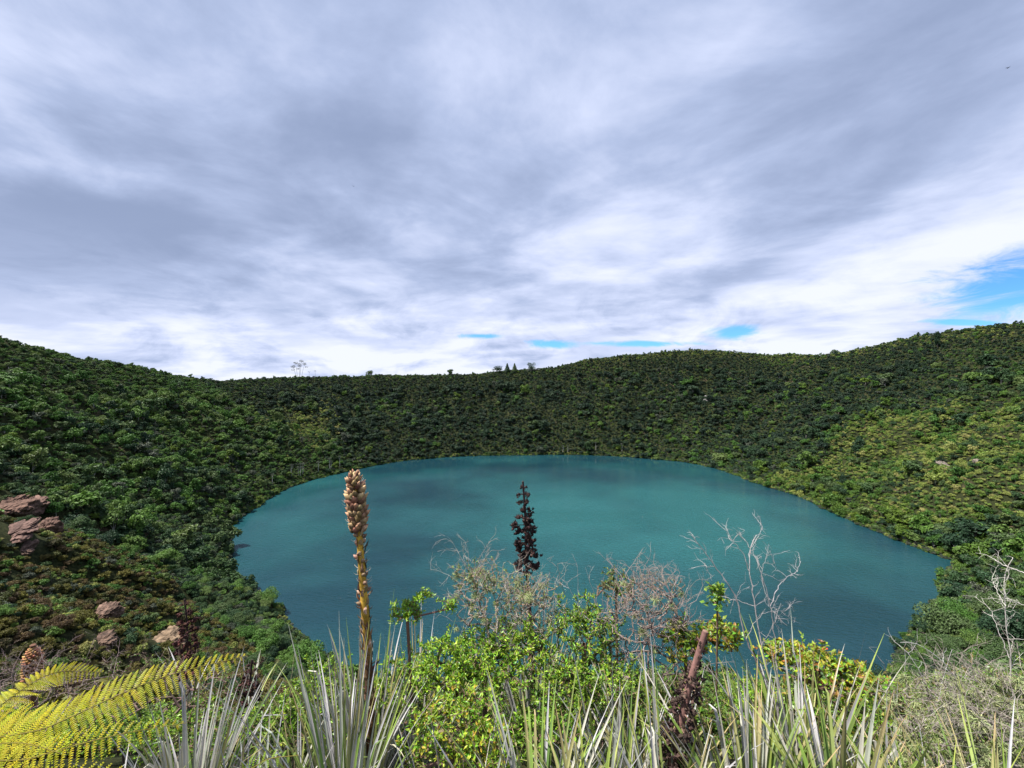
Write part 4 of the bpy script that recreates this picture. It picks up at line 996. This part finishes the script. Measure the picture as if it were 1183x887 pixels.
# ---- filler plants that stand down the slope behind the first row
def fillers():
    g = np.random.default_rng(200); protos = []
    for k in range(4):
        cols = [LEAF_MID, LEAF_BR+LEAF_MID, LEAF_MID+[(.16,.13,.03),(.20,.16,.06)], LEAF_BR][k]
        tips = envelope((0,0,.62), (.48,.48,.42), 300, g); nodes, par, ends = skeleton([np.array([0,0,-.15]), np.array([0,0,.15]), np.array([0,0,.35])], tips, g, .015, .12)
        mb = MB(); branch_mesh(mb, nodes, par, ends, .0018, (.15,.11,.08), .5, .02); bm_ = mb.mesh('bush_branches', M_wood)
        N_ = np.array(nodes); E = N_[ends]; D = E-N_[[par[e] for e in ends]]; lf = MB(); leaves_at(lf, E, D, .045, .02, cols, g, 12); lm = lf.mesh('bush_foliage', M_leaf)
        protos.append((bm_, lm))
    X = []; 
    for k in range(900):
        Y = g.uniform(3.0, 15); px = g.uniform(-60, 1240); x = (px-CX)/FPX*Y
        z = h1(x, Y); 
        if any((x-a)**2+(Y-b)**2 < (.42+.03*Y)**2 for a, b in X): continue
        X.append((x, Y)); top = CAM_Z-z
        lim = np.interp(px, [0,120,300,380,450,640,800,1000,1100,1183], [815,812,820,800,780,775,770,780,790,770])
        zmax = CAM_Z-(lim-CY)/FPX*Y
        s = min(1.0, (zmax-z)/1.08)*g.uniform(.8, 1.0)
        if s < .3: continue
        q = int(g.integers(0, 4)); r = empty('slope_bush', (x, Y, z)); r.scale = (s*1.15, s*1.15, s); r.rotation_euler = (0,0,g.uniform(0,6.28))
        for nm, me in (('branches', protos[q][0]), ('foliage', protos[q][1])):
            o = bpy.data.objects.new(nm, me); C.objects.link(o); o.parent = r
        side = 'between the fern and the mustard stalk' if px < 430 else ('behind the middle shrubs' if px < 800 else 'behind the right hand bromeliads')
        nm = ['dark green', 'fresh green', 'olive brown', 'bright green'][q]
        tag(r, f'{nm} leafy bush on the slope {side}', 'bush', f'{nm} bushes {side}')
fillers()

# ---- rocks on the spur and the far slopes
def rock(px, py, w, h, label, col, seed, kind='rock'):
    g = np.random.default_rng(seed); x, y, z = hit(px, py); k = y/FPX
    import bmesh
    bm = bmesh.new(); bmesh.ops.create_icosphere(bm, subdivisions=5, radius=1); v = np.array([q.co[:] for q in bm.verts]); f = np.array([[q.index for q in t.verts] for t in bm.faces]); bm.free()
    n = fbm(v[:,0]*2+seed, v[:,1]*2+v[:,2]*1.7, seed, 5); n2 = np.abs(fbm(v[:,0]*5+seed, v[:,2]*5+v[:,1]*3, seed+3, 4))
    n3 = fbm(v[:,0]*11+v[:,1]*9, v[:,2]*12+seed, seed+5, 4); v = v*(1+.5*n-.45*n2+.10*n3)[:,None]; v[:,2] = np.where(v[:,2] > .45, .45+(v[:,2]-.45)*.35, v[:,2])
    v = v*np.array([w*k, w*k*.9, h*k]); v[:,2] += v[:,1]*-.0 + .45*v[:,1]; a = g.uniform(-.3,.3)
    v = v@np.array([[math.cos(a),math.sin(a),0],[-math.sin(a),math.cos(a),0],[0,0,1]])
    lay = .75+.5*fbm(v[:,2]*2/(h*k)+v[:,0]/(w*k), v[:,0]/(w*k)*1.5, seed+9, 4)[:,None]
    mb = MB(); mb.add(v+np.array([x,y,z-h*k*.05]), f, np.array(col)*lay)
    o = mb.build('rock_outcrop', M_rock, loc=(x,y,z)); tag(o, label, kind)
M_rock = col_mat('rock', .95, var=0, hue=0, bump=1.0, bscale=4, mottled=.6)
PK = (.17,.10,.075)
rock(8, 592, 26, 22, 'largest reddish brown rock on the spur at the left edge', PK, 1)
rock(36, 590, 17, 12, 'reddish brown rock against the big one on its right', (.19,.115,.09), 11)
rock(18, 617, 22, 10, 'low dark reddish rock in front of the biggest spur rock', (.18,.11,.09), 12)
rock(54, 612, 13, 19, 'small reddish rock step right below the big outcrop', PK, 2)
rock(118, 718, 17, 17, 'bare reddish brown rock low on the dry spur', (.19,.12,.09), 3)
rock(194, 748, 17, 20, 'tan rock face beside the dark reddish spike', (.22,.155,.10), 4)
rock(118, 744, 13, 9, 'broken reddish rubble block just below a larger reddish rock', (.17,.11,.08), 21)
rock(30, 641, 11, 7, 'small brown rock below the low dark spur rock', (.20,.13,.10), 22)
rock(150, 640, 9, 5, 'small grey rock lying on the upper spur', (.3,.25,.22), 5)
rock(818, 462, 6, 3.5, 'pale grey rock face in the far right forest', (.22,.21,.20), 6)
rock(1092, 541, 8, 3, 'grey brown rock patch on the pale right slope', (.24,.20,.17), 7)
rock(1130, 535, 5, 4, 'small tan boulder on the pale right slope', (.24,.20,.16), 8)

# ---- trees that stand out on the skyline
def skyline_tree(name, label, px, top, w, Y, kind, seed):
    g = np.random.default_rng(seed); x = (px-CX)/FPX*Y; z = h1(x, Y)-.5; ztop = CAM_Z-(top-CY)/FPX*Y; H = max(4, ztop-z); W = w/FPX*Y*.5
    root = empty(name, (x, Y, z)); tag(root, label, 'tree'); b = np.array([x, Y, z]); tr = MB(); cr = MB()
    def clump(c, r, n, mat=None, s=.5): 
        d = unit(g.normal(0,1,(n,3))); leaf_cards(cr, c+d*np.array(r)*g.uniform(.6,1.05,(n,1)), d, s, (.05,.07,.03))
    if kind == 'gum':
        for k, (dx, q) in enumerate([(-.75,.72),(-.35,.9),(.35,1.0),(.8,.86),(.15,.78)]):
            t = b+np.array([dx*W, g.uniform(-1,1), H*q]); tube(tr, resample([b+np.array([dx*.3*W,0,-.5]), b+np.array([dx*.6*W,0,H*.4]), t], 7), np.linspace(.32,.1,7), (.40,.38,.35), 5)
            clump(t, (W*.33, W*.3, H*.07), 130, s=.45); clump(t+np.array([g.uniform(-1,1)*W*.3,0,-H*.14]), (W*.25, W*.25, H*.05), 70, s=.4)
    elif kind == 'cone':
        tube(tr, [b, b+Z_*H*.9], [.35,.08], (.16,.12,.09), 5)
        for k in range(9): q = k/8; clump(b+Z_*H*(.12+.85*q), (W*(1-q*.85), W*(1-q*.85), H*.10), int(300*(1-q*.7)), s=.55)
    elif kind == 'pole':
        tube(tr, resample([b, b+np.array([.3,0,H*.5]), b+Z_*H], 6), np.linspace(.22,.08,6), (.40,.38,.36), 5); clump(b+Z_*H*.95, (W,W,H*.08), 40, s=.3)
    else:
        tube(tr, [b, b+Z_*H*.8], [.3,.12], (.2,.17,.14), 5)
        for k in range(11): clump(b+np.array([g.uniform(-.6,.6)*W, g.uniform(-.6,.6)*W, H*g.uniform(.3,.9)]), (W*.5, W*.5, H*.2), 130, s=.55)
    tr.build('trunk', M_wood, root); cr.build('crown', M_dark if kind in ('cone','round') else M_grey, root)
skyline_tree('eucalyptus_tree', 'tall thin gum tree with open tufted crown alone on the left skyline', 345, 417, 17, 640, 'gum', 1)
skyline_tree('bare_tree', 'thin pale pole tree just right of the skyline gum tree', 357, 429, 3, 640, 'pole', 2)
skyline_tree('bare_tree', 'second thin pole tree a little right of the first', 364, 428, 3, 640, 'pole', 3)
skyline_tree('conifer_tree', 'left one of two dark pointed conifers on the far rim', 586, 420, 8, 712, 'cone', 4)
skyline_tree('conifer_tree', 'right one of two dark pointed conifers on the far rim', 594.5, 420, 8, 712, 'cone', 5)
skyline_tree('round_tree', 'dark broad tree left of the two conifers on the rim', 574, 423, 13, 712, 'round', 6)
skyline_tree('round_tree', 'airy pale tree right of the two conifers on the rim', 614, 419, 10, 714, 'round', 7)
skyline_tree('round_tree', 'round tree on the rim well left of the conifers', 520, 427, 7, 706, 'round', 8)
skyline_tree('round_tree', 'spreading tree on the rim halfway between gum tree and conifers', 427, 428, 9, 690, 'round', 9)
skyline_tree('round_tree', 'round dark tree on the high right ridge', 1083, 384, 6, 470, 'round', 10)
skyline_tree('round_tree', 'lone round tree on the left skyline', 80, 415, 8, 320, 'round', 11)
skyline_tree('round_tree', 'dark tree in the dip of the right ridge', 965, 404, 9, 600, 'round', 12)

g_ = np.random.default_rng(9)
for k in range(14):
    px = g_.uniform(308, 400) if k < 10 else g_.uniform(640, 720)
    sx, sy = at_water(px, float(np.interp(px, [298,325,358,400,461,535,603,687,731], [586,567,555,545,533,527,526,526,528]))); ux, uy = sx-LC[0], sy-LC[1]; q = 1+7/math.hypot(ux, uy); bx, by = LC[0]+ux*q, LC[1]+uy*q
    z = h1(bx, by)-.3; H = g_.uniform(7, 12); root = empty('bare_tree', (bx, by, z)); tag(root, 'pale bare trunked tree standing at the waterline of the far left shore' if k < 10 else 'pale bare trunked tree standing at the waterline of the far middle shore', 'tree', 'pale trunks on the far left shore' if k < 10 else 'pale trunks on the far middle shore')
    tr = MB(); b = np.array([bx, by, z]); tube(tr, resample([b, b+np.array([g_.uniform(-.6,.6),0,H*.5]), b+np.array([g_.uniform(-1,1),0,H])], 6), np.linspace(.30,.12,6), (.42,.40,.36), 5)
    for m in range(3): tube(tr, [b+Z_*H*(.5+.12*m), b+Z_*H*(.68+.12*m)+np.array([g_.uniform(-1.6,1.6), g_.uniform(-1,1), 0])], [.12,.05], (.42,.40,.36), 4)
    cr = MB(); d = unit(g_.normal(0,1,(90,3))); leaf_cards(cr, b+Z_*H*.95+d*np.array([1.6,1.6,1.0]), d, .45, (.05,.07,.03)); tr.build('trunk', M_wood, root); cr.build('crown', M_grey, root)

# ---- two birds
def bird(px, py, Y, span, label, bank, seed):
    c = npP(px, py, Y); root = empty('bird', c); tag(root, label, 'bird'); mb = MB(); s = span
    tube(mb, [c+np.array([-.02,-.22*s,0]), c+np.array([0,-.1*s,.0]), c+np.array([0,.05*s,0]), c+np.array([0,.2*s,-.01*s]), c+np.array([0,.27*s,-.02*s])], [.02*s,.05*s,.055*s,.03*s,.012*s], (.02,.02,.02), 8)
    mb.build('body', M_dry, root, smooth=True)
    for sg in (-1, 1):
        w = MB(); st = np.linspace(0, 1, 8); v = []
        for q in st:
            lift = .16*s*q*(1-.25*q)+sg*bank*q*s*.5; ch = s*.13*(1-q**3*.65); y0 = .05*s-.05*s*q**2
            for e, dz in ((0, .006*s), (1, 0)): v.append(c+np.array([sg*q*s*.5, y0-ch*e+.03*s, lift+dz]))
        v = np.array(v); v2 = v-np.array([0,0,.012*s]); n = len(v)
        f = [[2*k,2*k+1,2*k+3,2*k+2] for k in range(7)]; f += [[n+2*k+2,n+2*k+3,n+2*k+1,n+2*k] for k in range(7)]
        f += [[2*k,2*k+2,n+2*k+2,n+2*k] for k in range(7)]+[[2*k+3,2*k+1,n+2*k+1,n+2*k+3] for k in range(7)]+[[n-2,n-1,2*n-1,2*n-2]]
        w.add(np.vstack([v,v2]), f, (.025,.022,.022)); w.build('wing', M_dry, root)
bird(1165, 78, 130, 1.7, 'dark bird gliding near the upper right corner of the sky', .35, 1)
bird(408, 215, 170, 1.2, 'tiny dark bird high in the sky left of centre', -.2, 2)
